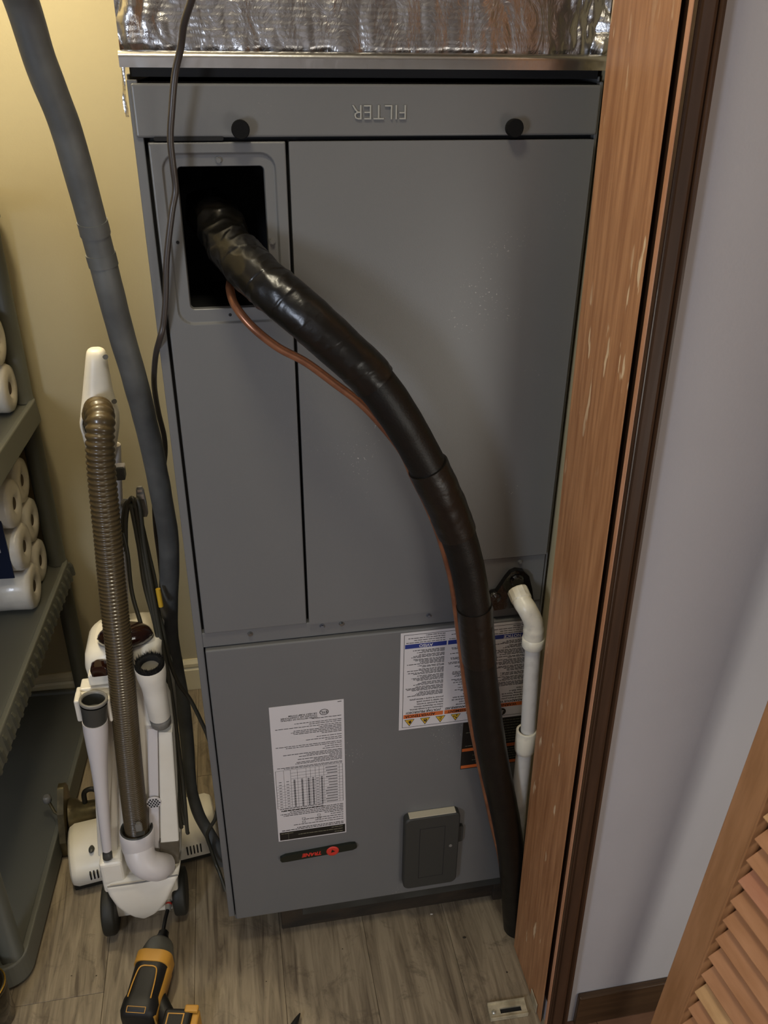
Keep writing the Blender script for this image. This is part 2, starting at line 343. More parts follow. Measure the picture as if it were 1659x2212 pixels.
# filter panel
fp = MB().box((.004, -.004, 1.557), (.597, .012, 1.6165), m_steel).build('filter_panel', AH, bevel=.003, seg=3)
MB().text('FILTER', .0245, .3035, 1.586, -.0052, m_emb, ext=.0012, bold=-.0003, sx=1.0).build('raised_lettering', fp, fix=False)
for kx in (.129, .478):
    MB().lathe((kx, -.004, 1.567), (0, -1, 0), [(0, .0062), (.006, .0062), (.007, .0108), (.017, .0112), (.0182, .0104)], m_knob).build('knob', fp)
MB().rings([rrect(.024, .108, 1.5535, 1.5585, .0024, -.0045), rrect(.024, .108, 1.5535, 1.5585, .0024, -.003)], m_inner).build('finger_notch', fp)
# left access panel with embossed frame and opening
y0 = -.005
ap = MB()
ap.rings([rrect(.0165, .184, .813, 1.552, .001, .010), rrect(.0165, .184, .813, 1.552, .0015, y0+.0022), rrect(.0171, .1834, .8136, 1.5514, .0015, y0+.0008), rrect(.0182, .1823, .8147, 1.5503, .0015, y0), rrect(.030, .171, 1.325, 1.540, .02, y0), rrect(.0325, .1685, 1.3275, 1.5375, .018, y0+.004), rrect(HX0, HX1, HZ0, HZ1, .006, y0+.004), rrect(HX0+.001, HX1-.001, HZ0+.001, HZ1-.001, .005, y0+.012)], m_steel, caps=(False, False), smooth=False)
apo = ap.build('access_panel', AH, bevel=.0006, seg=1)
def hexscrew(x, z, y, r, par, m=m_steel, lab=None):
    mb = MB().lathe((x, y, z), (0, -1, 0), [(0, r*1.35), (.001, r*1.3)], m, seg=18).lathe((x, y-.001, z), (0, -1, 0), [(0, r), (.003, r*.95)], m, seg=6, smooth=False)
    return mb.build('screw', par)
hexscrew(.1, 1.531, y0+.004, .0034, apo); hexscrew(.161, 1.431, y0+.004, .0034, apo)
for hx, hz in ((.0395, 1.433), (.099, 1.336)):
    MB().lathe((hx, y0+.0039, hz), (0, -1, 0), [(0, .0022), (.0003, .0022)], m_inner, seg=14).build('screw_hole', apo)
# right blower panel (L shaped) and drain panel
MB().prism([(.188, .813), (.480, .813), (.480, .9085), (.5935, .9085), (.5935, 1.552), (.188, 1.552)], -.007, .010, m_steel).build('coil_panel', AH, bevel=.0028, seg=3)
dp = MB().prism([(.4825, .8135), (.5935, .8135), (.5935, .9055), (.4825, .9055)], -.003, .010, m_steel).build('drain_panel', AH, bevel=.001)
hexscrew(.549, .8965, -.003, .0032, dp)
pl = [at(x, y, 'y', -.004) for x, y in ((1112, 1226), (1128, 1228), (1139, 1238), (1146, 1268), (1149, 1298), (1128, 1302), (1064, 1312), (1058, 1292), (1066, 1278), (1090, 1243), (1100, 1231))]
MB().prism([(p.x, p.z) for p in pl], -.014, -.003, m_blackw).build('drain_fitting', dp, bevel=.003)
a = at(1072, 1296, 'y', -.02); MB().lathe(a+Vector((0, .018, 0)), (0, -1, 0), [(0, .012), (.01, .012), (.014, .010), (.015, .003)], m_blackw, seg=10, smooth=False).build('drain_plug', dp)
a = at(1118, 1256, 'y', -.018); MB().lathe(a+Vector((0, .008, 0)), (0, -1, 0), [(0, .0125), (.006, .012), (.009, .009)], m_blackw, seg=12, smooth=False).build('drain_plug', dp)
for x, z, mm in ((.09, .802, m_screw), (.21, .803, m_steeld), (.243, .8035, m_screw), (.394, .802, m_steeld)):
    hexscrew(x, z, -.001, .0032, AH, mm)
# lower panel
LY = -.009
lp = MB().box((.0145, LY, .1), (.5985, .011, .7815), m_steel).build('lower_panel', AH, bevel=.003, seg=3)
# data sheet, upside down
def textlines(mb, x0, x1, ztop, zbot, n, y, m, h=.0011, seed=1, widths=None, ink=None):   # rows of illegible small print, right aligned as printed (sheet is upside down)
    rnd = random.Random(seed)
    for i in range(n):
        z = ztop-(ztop-zbot)*i/max(n-1, 1); L = (x1-x0)*(widths[i] if widths else rnd.uniform(.55, 1)); x = x1
        while x > x1-L:
            wd = rnd.uniform(.003, .009); a = max(x-wd, x1-L)
            if x-a > .001: mb.quad(a, x, z-h/2, z+h/2, y, ink or m)
            x = a-.0011
LX0, LX1, LZ0, LZ1 = .111, .243, .309, .646
ly = LY-.0005; l1 = MB().box((LX0, ly, LZ0), (LX1, LY, LZ1), m_paper); yp = ly-.0002
l1.quad(.114, .241, .3115, .333, yp, m_ink)
textlines(l1, .150, .236, .329, .316, 3, yp-.0001, m_inkdim, .0012, 5, [.25, 1, .2]); textlines(l1, .117, .140, .329, .327, 1, yp-.0001, m_inkdim, .001, 6, [1]); l1.quad(.1305, .1308, .312, .333, yp-.0001, m_inkdim)
textlines(l1, .118, .238, .337, .341, 2, yp, m_ink, .0017, 7, [1, .75])
textlines(l1, .116, .238, .349, .3665, 4, yp, m_ink, .0014, 8, [.8, .45, .62, .2])
textlines(l1, .118, .238, .372, .389, 5, yp, m_ink, .0015, 9, [.3, .95, 1, .85, .98])
for bx, bz in ((.188, .357), (.188, .365), (.1585, .352), (.1585, .361)):
    for q in ((0, .006, 0, .0006), (0, .006, .0044, .005), (0, .0006, 0, .005), (.0054, .006, 0, .005)): l1.quad(bx+q[0], bx+q[1], bz+q[2], bz+q[3], yp-.0001, m_ink)
# ratings table
TX = [.114, .129, .1415, .154, .170, .178, .187, .1945, .203, .232, .238]; TZ0, TZ1 = .397, .493
for i, x in enumerate(TX):
    if 0 < i < 10: l1.quad(x, x+.0004, TZ0, TZ1, yp, m_ink)
for x in (TX[0], TX[-1]): l1.quad(x, x+.0006, TZ0, TZ1, yp, m_ink)
rows = [.397, .404, .411, .418, .425, .432, .439, .4465, .454, .461, .470, .477, .4845, .493]
for z in rows: l1.quad(TX[0] if z < .4545 or z > .49 else TX[2 if z > .46 else 0], TX[-1], z, z+.0004, yp, m_ink)
rnd = random.Random(4)
for i, z in enumerate(rows[:-1]):
    zc = z+.0036
    for j in range(len(TX)-2):
        if z > .465 and j < 8: continue
        a, b = TX[j]+.002, TX[j+1]-.0015
        if j == 8: l1.quad(a+rnd.uniform(0, .008), b-.002, zc-.0007, zc+.0008, yp, m_ink)
        elif j in (2, 3, 4, 5, 7):
            for q in range(3): l1.quad((a+b)/2-.0016, (a+b)/2+.0018, zc-.003+q*.0023, zc-.0017+q*.0023, yp, m_ink)
        else: l1.quad((a+b)/2-.0025, (a+b)/2+.0025, zc-.0006, zc+.0006, yp, m_ink)
textlines(l1, .116, .200, .3905, .395, 2, yp, m_ink, .0014, 12, [.95, 1])
textlines(l1, .118, .238, .4965, .4995, 2, yp, m_ink, .0012, 3, [.9, 1])
textlines(l1, .118, .238, .506, .530, 8, yp, m_ink, .0013, 13, [.72, .7, .45, .68, .2, .66, .55, .9])
textlines(l1, .118, .238, .536, .541, 2, yp, m_ink, .0012, 14, [.3, .26]); textlines(l1, .118, .238, .546, .550, 2, yp, m_ink, .0012, 15, [.85, 1]); textlines(l1, .118, .238, .557, .561, 2, yp, m_ink, .0012, 16, [.25, .55]); textlines(l1, .118, .238, .5665, .567, 1, yp, m_ink, .0012, 15, [.38])
textlines(l1, .118, .238, .574, .589, 5, yp, m_ink, .0013, 17, [.3, .72, .76, .72, .34]); textlines(l1, .118, .238, .593, .598, 2, yp, m_ink, .0012, 18, [1, .5]); textlines(l1, .118, .238, .602, .6025, 1, yp, m_ink, .0012, 19, [.7]); textlines(l1, .118, .238, .610, .6105, 1, yp, m_ink, .0012, 19, [.45])
for i, t in enumerate(('LISTED SECTION OF CENTRAL', 'COOLING AIR CONDITIONER', 'OR HEAT PUMP SYSTEM')): l1.text(t, .0048, .195, .6125+.0045*i, yp, m_ink, align='LEFT', bold=.0001)
c = Vector((.2075, yp, .622))
l1.rings([[c+Vector((.0082*math.cos(t*math.pi/12), 0, .0068*math.sin(t*math.pi/12))) for t in range(24)], [c+Vector((.0070*math.cos(t*math.pi/12), 0, .0056*math.sin(t*math.pi/12))) for t in range(24)]], m_ink, caps=(False, False))
l1.text('ETL', .0075, .2075, .622, yp, m_ink, bold=.0002)
l1.quad(.232, .239, .6415, .6428, yp, m_ink)
tag(l1.build('data_label', lp, fix=False), 'white paper data sheet with a ratings table, stuck upside down')
# warning label
AX0, AX1, AZ0, AZ1 = .344, .594, .556, .776
l2 = MB().box((AX0, ly, AZ0), (AX1, LY, AZ1), m_paper)
for q in ((AX0+.006, AX1-.006, AZ0+.005, AZ0+.0058), (AX0+.006, AX1-.006, AZ1-.0055, AZ1-.0047), (AX0+.006, AX0+.0068, AZ0+.005, AZ1-.005), (AX1-.0068, AX1-.006, AZ0+.005, AZ1-.005)): l2.quad(*q, yp, m_ink)
cols = [(.352, .4265), (.429, .503), (.5055, .588)]
heads = [('ADVERTENCIA', '¡VOLTAJE PELIGROSO!', 'AVISO', ['Desconecte toda la energía eléctrica,', 'incluso los disyuntores remotos,', 'antes de proceder al servicio.', 'No realizar lo anterior puede', 'provocar la muerte o lesiones graves.']),
         ('AVERTISSEMENT', 'TENSION DANGEREUSE!', 'AVIS', ['Débrancher toutes les sources', 'électriques à distance avant', 'tout entretien. Ne pas observer ces', 'précautions peut entraîner la mort', 'ou des blessures graves.']),
         ('WARNING', 'HAZARDOUS VOLTAGE!', 'NOTICE', ['Disconnect all electric power,', 'including remote disconnects', 'before servicing. Failure to do', 'so can cause death or', 'serious injury.'])]
for ci, ((a, b), (h1, h2, h3, body_)) in enumerate(zip(cols, heads)):
    cx = (a+b)/2
    l2.quad(a, b, .5825, .5915, yp, m_orange); l2.text(h1, .0085, cx-(.006 if ci == 0 else 0), .587, yp-.0001, m_ink, bold=.0002)
    l2.text(h2, .0066, cx, .5955, yp, m_ink, bold=.0002)
    for i, t in enumerate(body_): l2.text(t, .0052, b-.001, .602+.0058*i, yp, m_ink, align='LEFT', bold=.0001, sx=.80)
    tz = .634; sd = 20+ci
    for n, sp in ((4, 1), (4, 1), (3, 1), (5, 1), (5, 1), (2, 0), (5, 1), (3, 1), (3, 1)):
        textlines(l2, a+.002, b-.003, tz, tz+.0026*(n-1), n, yp, m_ink, .0013, sd); tz += .0026*n+.002; sd += 7
        if tz > .732: break
    l2.quad(a, b, .7415, .7505, yp, m_blue); l2.text(h3, .0088, cx, .746, yp-.0001, m_paper, bold=.0002)
    textlines(l2, a+.002, b-.003, .7535, .7675, 4, yp, m_ink, .0012, 90+ci, [1, .8, .95, .5])
def tri(x, kind):
    zt, zb, hw = .5795, .5635, .0095
    l2.add([(x-hw, yp, zt), (x+hw, yp, zt), (x, yp, zb)], [(0, 1, 2)], m_ink)
    l2.add([(x-hw*.84, yp-.0001, zt-.001), (x+hw*.84, yp-.0001, zt-.001), (x, yp-.0001, zb+.0022)], [(0, 1, 2)], m_yellow)
    q = yp-.0002; zc = zt-.0055
    if kind == 'hand':
        l2.add([(x-.001, q, zc+.002), (x+.0035, q, zc+.003), (x+.003, q, zc-.003), (x-.0005, q, zc-.004)], [(0, 1, 2, 3)], m_ink)
        for k in range(4): l2.add([(x-.0005+k*.0011, q, zc-.002), (x+.0004+k*.0011, q, zc-.002), (x+.0003+k*.0011, q, zc-.0065+abs(k-1.5)*.0009)], [(0, 1, 2)], m_ink)
        for k in range(3): l2.add([(x-.0055, q, zc+.003-k*.002), (x-.0012, q, zc+.0012-k*.0009), (x-.0012, q, zc+.0004-k*.0009)], [(0, 1, 2)], m_ink)
    elif kind == 'flame':
        l2.add([(x-.003, q, zc+.001), (x-.0015, q, zc-.0045), (x, q, zc-.002), (x+.0018, q, zc-.006), (x+.0036, q, zc+.001), (x+.002, q, zc+.0035), (x-.0018, q, zc+.0035)], [(0, 1, 2, 3, 4, 5, 6)], m_ink)
        l2.add([(x-.0012, q-.0001, zc+.003), (x+.0014, q-.0001, zc+.003), (x, q-.0001, zc-.001)], [(0, 1, 2)], m_yellow)
    elif kind == 'coil':
        for k in range(4): l2.quad(x-.0038+k*.0005, x+.0042-k*.0009, zc+.003-k*.0022, zc+.0038-k*.0022, q, m_ink)
        l2.quad(x+.0006, x+.0014, zc-.005, zc+.003, q, m_ink)
    elif kind == 'fan':
        for k in range(3):
            an = k*2.094+.5; l2.add([(x, q, zc), (x+.0048*math.cos(an), q, zc+.0048*math.sin(an)), (x+.0048*math.cos(an+.7), q, zc+.0048*math.sin(an+.7))], [(0, 1, 2)], m_ink)
    else:
        l2.add([(x+.0012, q, zc+.003), (x-.0018, q, zc-.001), (x+.0004, q, zc-.0008), (x-.0008, q, zc-.006), (x+.0026, q, zc-.0004), (x+.0004, q, zc-.0006)], [(0, 1, 2, 3, 4, 5)], m_ink)
for x, kk in ((.3635, 'hand'), (.393, 'flame'), (.422, 'coil'), (.451, 'fan'), (.480, 'hand'), (.511, 'bolt')): tri(x, kk)
l2.lathe((.5395, yp, .571), (0, -1, 0), [(0, .0088), (.0001, .0088)], m_ink, seg=24); l2.quad(.536, .5445, .5725, .5735, yp-.0003, m_paper); l2.quad(.535, .541, .5685, .5693, yp-.0003, m_paper); l2.quad(.541, .5418, .5665, .5755, yp-.0003, m_paper)
tag(l2.build('warning_label', lp, fix=False), 'white warning label with blue and orange bands and yellow triangles, upside down')
l3 = MB().box((.467, ly+.0001, .4365), (.590, LY, .5545), m_ink)
for z in (.4385, .482): l3.quad(.468, .589, z, z+.0075, yp, m_orange)
l3.text('WARNING', .006, .56, .486, yp-.0001, m_ink)
textlines(l3, .470, .586, .4515, .4765, 5, yp, m_inkdim, .0009, 61); textlines(l3, .470, .586, .4955, .549, 9, yp, m_inkdim, .0009, 62)
tag(l3.build('hazard_label', lp, fix=False), 'black label with two orange bands')
# badge
bg = [(p.x, p.z) for p in [Vector((x, 0, z)) for x, z in ((.111, .262), (.114, .256), (.125, .2555), (.255, .262), (.2625, .266), (.2635, .272), (.26, .2785), (.25, .280), (.122, .273), (.112, .268))]]
bad = MB().prism([(x, z) for x, z in bg], LY-.006, LY, m_badge).build('badge', lp, bevel=.0015)
b2 = MB().text('TRANE', .0125, .1745, .268, LY-.0063, m_red, ext=.0002, bold=.0006, sx=.95, shear=.25)
b2.lathe((.2145, LY-.006, .268), (0, -1, 0), [(0, .0125), (.0012, .012), (.0016, .010)], m_red, seg=28).lathe((.2145, LY-.0077, .269), (0, -1, 0), [(0, .005), (.0002, .005)], m_badge, seg=3, smooth=False)
b2.build('badge_print', bad, fix=False)
# conduit cover
cv = MB().rings([rrect(.357, .469, .135, .338, .012, LY), rrect(.357, .469, .135, .338, .012, LY-.016), rrect(.3595, .4665, .1375, .3355, .011, LY-.0185)], m_coverm, smooth=False).rings([rrect(.466, .480, .243, .287, .004, LY), rrect(.466, .480, .243, .287, .004, LY-.008)], m_coverm, smooth=False)
cvo = cv.build('conduit_cover', lp, bevel=.001)
yk = LY-.0187; kn = MB()
for a in ((.387, .439, .307, .308), (.387, .439, .165, .166), (.387, .388, .165, .308), (.438, .439, .165, .308)): kn.quad(*a, yk, m_inner)
kn.build('knockout_outline', cvo, fix=False)
tag(MB().box((.366, LY-.0165, .3378), (.460, LY-.0005, .3392), m_coverl).build('cover_top_highlight', cvo, bevel=.0006), 'top edge with painted highlight')  # pale strip paints the light falling on the cover's top
MB().lathe((.452, LY-.0185, .248), (0, -1, 0), [(0, .0035), (.001, .003)], m_graymid, seg=14).build('cover_screw', cvo)
AHlp = lp
# base rail and wooden stand
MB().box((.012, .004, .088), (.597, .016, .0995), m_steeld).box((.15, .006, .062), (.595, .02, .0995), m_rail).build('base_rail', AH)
MB().box((.105, .024, .0005), (.597, .06, .0995), m_wood).box((.105, .06, .0005), (.145, .5, .0995), m_wood).box((.145, .46, .0005), (.597, .5, .0995), m_wood).box((.57, .012, .0005), (.597, .024, .075), m_wood).build('stand', AH, bevel=.002)

# ------------------------------------------------------------------ foil duct
FD = empty('foil_duct', (0, 0, 1.63), 'crinkled silver foil wrapped duct rising from the top of the air handler', 'duct')
def foilgrid(p, u, v, nu, nv, amp, m, seed, edge=True):
    mb = MB(); vs = []; nrm = Vector(u).cross(Vector(v)).normalized()
    for j in range(nv+1):
        for i in range(nu+1):
            q = Vector(p)+Vector(u)*(i/nu)+Vector(v)*(j/nv)
            s = Vector((q.x*1.5+.02*noise.noise(q*9), q.y, q.z*.8))
            n1 = abs(noise.noise(s*16+Vector((seed, 0, 0)))); n2 = abs(noise.noise(s*38+Vector((0, seed, 3)))); n3 = noise.noise(s*6)
            ei = min(i, nu-i)/nu*.6; eb = j/nv*abs(Vector(v).z) if edge else 1
            e = .35+3.4*math.exp(-(ei/.04)**2)+1.0*math.exp(-((q.z-1.648)/.008)**2)*(1 if edge else 0)
            vs.append(q+nrm*amp*e*(n1*1.3+n2*.6+n3*.8-.7)+Vector((0, 0, 0)))
    fs = [(j*(nu+1)+i, j*(nu+1)+i+1, (j+1)*(nu+1)+i+1, (j+1)*(nu+1)+i) for j in range(nv) for i in range(nu)]
    mb.add(vs, fs, m, True); return mb
foilgrid((-.004, .002, 1.6445), (.606, 0, 0), (0, .02, .16), 420, 110, .0050, m_foil, 3).build('foil_front', FD, fix=False)
MB().box((-.002, .03, 1.80), (.600, .035, 2.449), m_foil).box((-.002, .03, 1.6445), (-.001, .5, 2.449), m_foil).box((.600, .03, 1.6445), (.601, .5, 2.449), m_foil).box((-.002, .5, 1.6445), (.601, .502, 2.449), m_foil).build('foil_sides', FD)
fl_ = foilgrid((-.005, -.010, 1.633), (.608, 0, 0), (0, 0, .011), 160, 4, .0004, m_foils, 9); 
fl2 = MB().rings([[Vector((x, -.0104+.010*(1-math.cos(a)), 1.6435+.0075*math.sin(a))) for x in [-.005+.608*i/60 for i in range(61)]] for a in [k*math.pi/16 for k in range(9)]], m_foils, closed=False, caps=(False, False))
fl_.add(fl2.v, fl2.f, m_foils, True); fl_.build('foil_lip', FD, fix=False)
MB().box((.004, .012, 1.623), (.596, .5, 1.646), m_inner).build('duct_collar', FD)
t = foilgrid((-.006, .003, 1.580), (.004, -.004, 0), (0, 0, .07), 3, 30, .0015, m_foil, 2); t.build('foil_tail', FD, fix=False)

# ------------------------------------------------------------------ insulated line set
LS = empty('refrigerant_line_set', (.575, -.06, 0), 'thick black insulated pipe with thin copper tube arching from the cabinet opening to the floor', 'pipe')
ctr = [(446, 452, .10), (474, 488, .028), (505, 540, -.028), (560, 600, -.075), (615, 645, -.10), (668, 690, -.115), (725, 742, -.12), (795, 808, -.125), (850, 880, -.125), (900, 962, -.12), (945, 1050, -.115), (980, 1130, -.105), (1006, 1210, -.10), (1023, 1300, -.095), (1031, 1380, -.09), (1042, 1480, -.085), (1056, 1580, -.08), (1070, 1660, -.078), (1087, 1740, -.075), (1101, 1820, -.07), (1108, 1890, -.066), (1112, 1960, -.062), (1114, 2010, -.060)]
P3 = [at(x, y, 'y', yy) for x, y, yy in ctr]; P3[-1].z = .002
wid = [.031, .031, .0305, .0305, .0305, .030, .030, .0295, .0295, .029, .029, .029, .0285, .029, .0295, .0295, .0295, .0295, .0295, .029, .029, .029, .029]
path = cr(P3, 20); rad = []
for i in range(len(wid)-1):
    for k in range(20): rad.append(wid[i]+(wid[i+1]-wid[i])*k/20)
rad.append(wid[-1]); N1 = 146    # the taped stretch ends at control point 7.2
def crumple(p, i):
    k = max(0, 1-i/165)
    n_ = noise.noise(Vector((p.x*26, p.y*26, p.z*26))); r_ = 1-abs(noise.noise(p*22+Vector((5, 0, 0))))*2.2
    return (.0052*k+.0010)*(max(r_, 0)**3)+.0022*(k+.3)*n_-.001
MB().tube(path[120:], [r*.93 for r in rad[120:]], m_foamp, 26, disp=lambda p, i: .0006*noise.noise(p*40)).build('foam_sleeve', LS)
mbt = MB(); TPn = []; TRn = []
for a_, b_, ra, rb in zip(path[:N1-1], path[1:N1], rad[:N1-1], rad[1:N1]):
    for q_ in range(3): TPn.append(a_.lerp(b_, q_/3)); TRn.append(ra+(rb-ra)*q_/3)
def fold(p, i):
    k = max(.16, 1-i/330)**1.3
    w1 = Vector((p.x+.01*noise.noise(p*30), p.y, p.z+.01*noise.noise(p*27)))
    a_ = max(-.8, 1-abs(noise.noise(w1*21+Vector((5, 0, 0))))*6); b_ = max(-.8, 1-abs(noise.noise(w1*40+Vector((0, 9, 0))))*5)
    sw = ((i/52+mbt.ang+.2*noise.noise(p*12)) % 1)
    return k*(.0036*a_+.0019*b_)-.0015*k+.0011*sw*(.5+k)*(.6+noise.noise(p*8))+.0010*noise.noise(p*18)
mbt.tube(TPn, TRn, m_tape, 72, disp=fold)
tag(mbt.build('tape_wrap', LS), 'crinkled glossy black tape on the upper stretch')
MB().tube(path[190:226], [r*1.0 for r in rad[190:226]], m_tapeb, 28, disp=lambda p, i: .0016*abs(noise.noise(p*45))).build('tape_band', LS)
MB().tube(path[262:290], [r*.98 for r in rad[262:290]], m_tapeb, 28, disp=lambda p, i: .001*abs(noise.noise(p*45))).build('tape_band', LS)
# copper line
cp = [(498, 608, .03), (497, 625, -.01), (508, 660, -.04), (545, 706, -.055), (600, 750, -.06), (660, 782, -.065), (720, 826, -.07), (780, 872, -.078), (830, 925, -.085), (870, 978, -.09), (893, 1030, -.092), (918, 1080, -.088), (945, 1145, -.085), (965, 1210, -.08), (978, 1265, -.077), (987, 1330, -.075), (996, 1400, -.072), (1006, 1480, -.07), (1020, 1570, -.068), (1034, 1640, -.066), (1052, 1725, -.064), (1066, 1790, -.06), (1080, 1850, -.058), (1090, 1930, -.05), (1096, 1995, -.045)]
CP = cr([at(x, y, 'y', yy) for x, y, yy in cp], 8)
tag(MB().tube(CP, .0058, m_copper, 12).build('copper_line', LS), 'thin bare copper tube')

# ------------------------------------------------------------------ PVC drain
PV = empty('drain_pipe', tuple(at(1122, 1900, 'y', -.045)), 'white plastic drain pipe with elbow running down beside the wooden jamb', 'pipe')
a0 = at(1112, 1262, 'y', -.012); a1 = at(1128, 1298, 'y', -.040); a2 = at(1140, 1318, 'y', -.054); a3 = at(1152, 1345, 'y', -.058); a4 = at(1152, 1380, 'y', -.058)
d = (a1-a0).normalized()
nut = MB().lathe(a0+d*.010, d, [(0, .0165), (.002, .0178), (.020, .0178), (.022, .016)], m_pvcw, seg=12, smooth=False); nut.lathe(a0+d*.030, d, [(0, .0158), (.004, .0158)], m_pvcw)
nut.build('union_nut', PV)
el = cr([a0+d*.028, a1+d*.004, a2, a3, a4], 8); n = len(el)
MB().tube(el, [.0165+.0012*(1 if i > n-7 or i < 4 else 0) for i in range(n)], m_pvcw, 24).lathe(a4+Vector((0, 0, .004)), (0, 0, -1), [(0, .0178), (.001, .0190), (.018, .0190), (.020, .0175)], m_pvcw).build('elbow', PV)
pb = at(1140, 1590, 'y', -.058); MB().tube([a4+Vector((0, 0, .01)), (a4+pb)/2, pb], .0136, m_pvc, 24).build('upper_pipe', PV)
q = at(1132, 1625, 'y', -.058)
MB().lathe(at(1137, 1578, 'y', -.058), (q-at(1137, 1578, 'y', -.058)), [(-.001, .0140), (-.002, .0172), (0, .0186), (.042, .0186), (.050, .0172), (.052, .0150)], m_pvcw, caps=(False, False)).build('coupling', PV)
MB().tube([q+Vector((0, 0, .01)), at(1122, 1720, 'y', -.052), at(1112, 1860, 'y', -.045), at(1106, 1975, 'y', -.030)], .0148, m_pvc, 24).build('lower_pipe', PV)

# ------------------------------------------------------------------ overhead gray tube and thin cable
gp = [(8, -90, .80), (45, 0, .86), (90, 140, .91), (140, 270, .96), (178, 400, 1.01), (210, 520, 1.06), (237, 625, 1.1), (262, 720, 1.15), (290, 815, 1.2), (312, 900, 1.28), (332, 985, 1.34), (350, 1080, 1.4), (362, 1150, 1.46), (366, 1220, 1.52), (364, 1300, 1.6), (366, 1370, 1.68), (380, 1450, 1.76), (396, 1530, 1.80), (405, 1610, 1.83), (413, 1700, 1.84), (430, 1760, 1.85), (455, 1805, 1.86), (474, 1838, 1.87), (482, 1862, 1.90)]
GP = cr([atd(*p) for p in gp], 8); GP[-1].z = max(GP[-1].z, .02)
n = len(GP)
rg = [.0178 if i < n-62 else .0178-.0052*min(1, (i-(n-62))/30) for i in range(n)]
tag(MB().tube(GP, rg, m_conduit, 20, disp=lambda p, i: .0006*noise.noise(p*30)).build('foam_tube'), 'thick gray foam covered tube hanging down from the upper left corner to the floor', 'tube')
ft_ = SC.objects['foam_tube']
for k_ in (38, 43):
    tag(MB().tube(GP[k_-1:k_+2], [rg[k_]+.0010]*3, m_conduit, 20, disp=lambda p, i: .0008*noise.noise(p*60)).build('tape_ring', ft_))
cb = [(425, -40, -.10), (413, 2, -.09), (398, 50, -.075), (391, 100, -.06), (378, 160, -.05), (371, 240, -.045), (368, 300, -.04), (374, 360, -.035), (379, 410, -.03), (371, 460, -.03), (360, 560, -.025), (358, 640, -.02), (353, 700, -.016), (345, 733, -.012), (336, 770, .02), (333, 830, .08), (342, 890, .14), (355, 945, .17), (356, 990, .19), (345, 1040, .22), (334, 1080, .24), (336, 1140, .26), (345, 1210, .27), (352, 1280, .28), (358, 1360, .28), (370, 1440, .27)]
CB = cr([at(x, y, 'y', yy) for x, y, yy in cb], 8)
tag(MB().tube(CB, .0042, m_cable, 10).build('thin_cable'), 'thin dark cable hanging in front of the air handler left edge', 'cable')

# ------------------------------------------------------------------ louvered door
LD = empty('louvered_door', (.79, -.36, 0), 'orange brown louvered folding door panel standing open against gray hall wall', 'door')
XD0 = .745; lean = .0645
def ldx(z): return XD0+lean*z
XL = Matrix(((1, -.11, lean, XD0-.11*.352), (0, 1, 0, 0), (0, 0, 1, 0), (0, 0, 0, 1)))
YS = -.352; YE = -.80; ZT = 2.0
def rotx(v): return XL @ v
for a, b in ((YS-.052, YS), (YE, YE+.052)):
    MB().box((0, a, .012), (.028, b, ZT), m_stile, XL).build('stile', LD, bevel=.002)
for a, b in ((.012, .07), (ZT-.09, ZT)):
    MB().box((.002, YE+.0525, a), (.026, YS-.0525, b), m_stile, XL).build('rail', LD, bevel=.002)
MB().box((-.001, YS-.0565, .07), (.022, YS-.0525, ZT-.09), m_stile, XL).box((.017, YS-.072, .07), (.024, YS-.0565, ZT-.09), m_casing, XL).box((.006, YE+.0525, .07), (.022, YE+.060, ZT-.09), m_stile, XL).build('slat_stop', LD, bevel=.001)  # recess strip in dark casing colour paints the shade beside the slats
z = .098; k = 0
while z < ZT-.12:
    mm = (m_louver, m_louver, m_louv2, m_louver, m_louver, m_louv3, m_louver, m_louver, m_louver)[k % 9]
    rot = Matrix.Translation((.011, 0, z)) @ Matrix.Rotation(math.radians(44), 4, 'Y')
    sl = MB().box((-.0035, YE+.0625, -.031), (.0035, YS-.0700, .029), mm, XL @ rot).build('slat', LD, bevel=.0012, seg=1)
    z += .0445; k += 1

# ------------------------------------------------------------------ shelving unit
SH = empty('shelving_unit', (-.6, .4, 0), 'gray plastic shelving unit on the left, holding paper rolls', 'shelves')
def sx(y): return -.402+.058*y
SY0, SY1, SD = -.015, .835, .40
XS = Matrix.Translation((sx(.41), .41, 0)) @ Matrix.Rotation(math.radians(-3.3), 4, 'Z')     # local: x=0 front line, y centred
HL = (SY1-SY0)/2
def tray(zt, h, ribs):
    mb = MB()
    def rg(ins, z): return [XS @ Vector((p.x, p.z, z)) for p in rrect(-SD+ins, -ins-.003, -HL+ins, HL-ins, .045-ins, 0, 8)]
    mb.rings([rg(-.002, zt-h), rg(-.005, zt-h+.003), rg(.0, zt-.002), rg(.002, zt), rg(.012, zt), rg(.014, zt-.007)], m_shelf, caps=(False, True), smooth=False)
    mb.rings([rg(.004, zt-h), rg(.008, zt-.004), rg(.014, zt-.012)], m_shelf, caps=(False, True), smooth=False)
    t = mb.build('shelf', SH, bevel=.0012, seg=1)
    if ribs:
        n = 26; me = None
        for i in range(n):
            yy = -HL+.03+(2*HL-.06)*i/(n-1)
            rb = MB().rings([[XS @ Vector((x+.0035, yy+dy*wd, z)) for dy in (-1, 1)]+[XS @ Vector((x-.006, yy+dy*wd*1.4, z)) for dy in (1, -1)] for x, z, wd in ((-.0045, zt-.010, .0035), (.001, zt-.02, .0045), (.0035, zt-h+.008, .0045))], m_shelfd, smooth=False)
            rb.build('rib', t)
for zt, rb in ((.062, False), (.506, True), (.945, False), (1.40, False)): tray(zt, .055, rb)
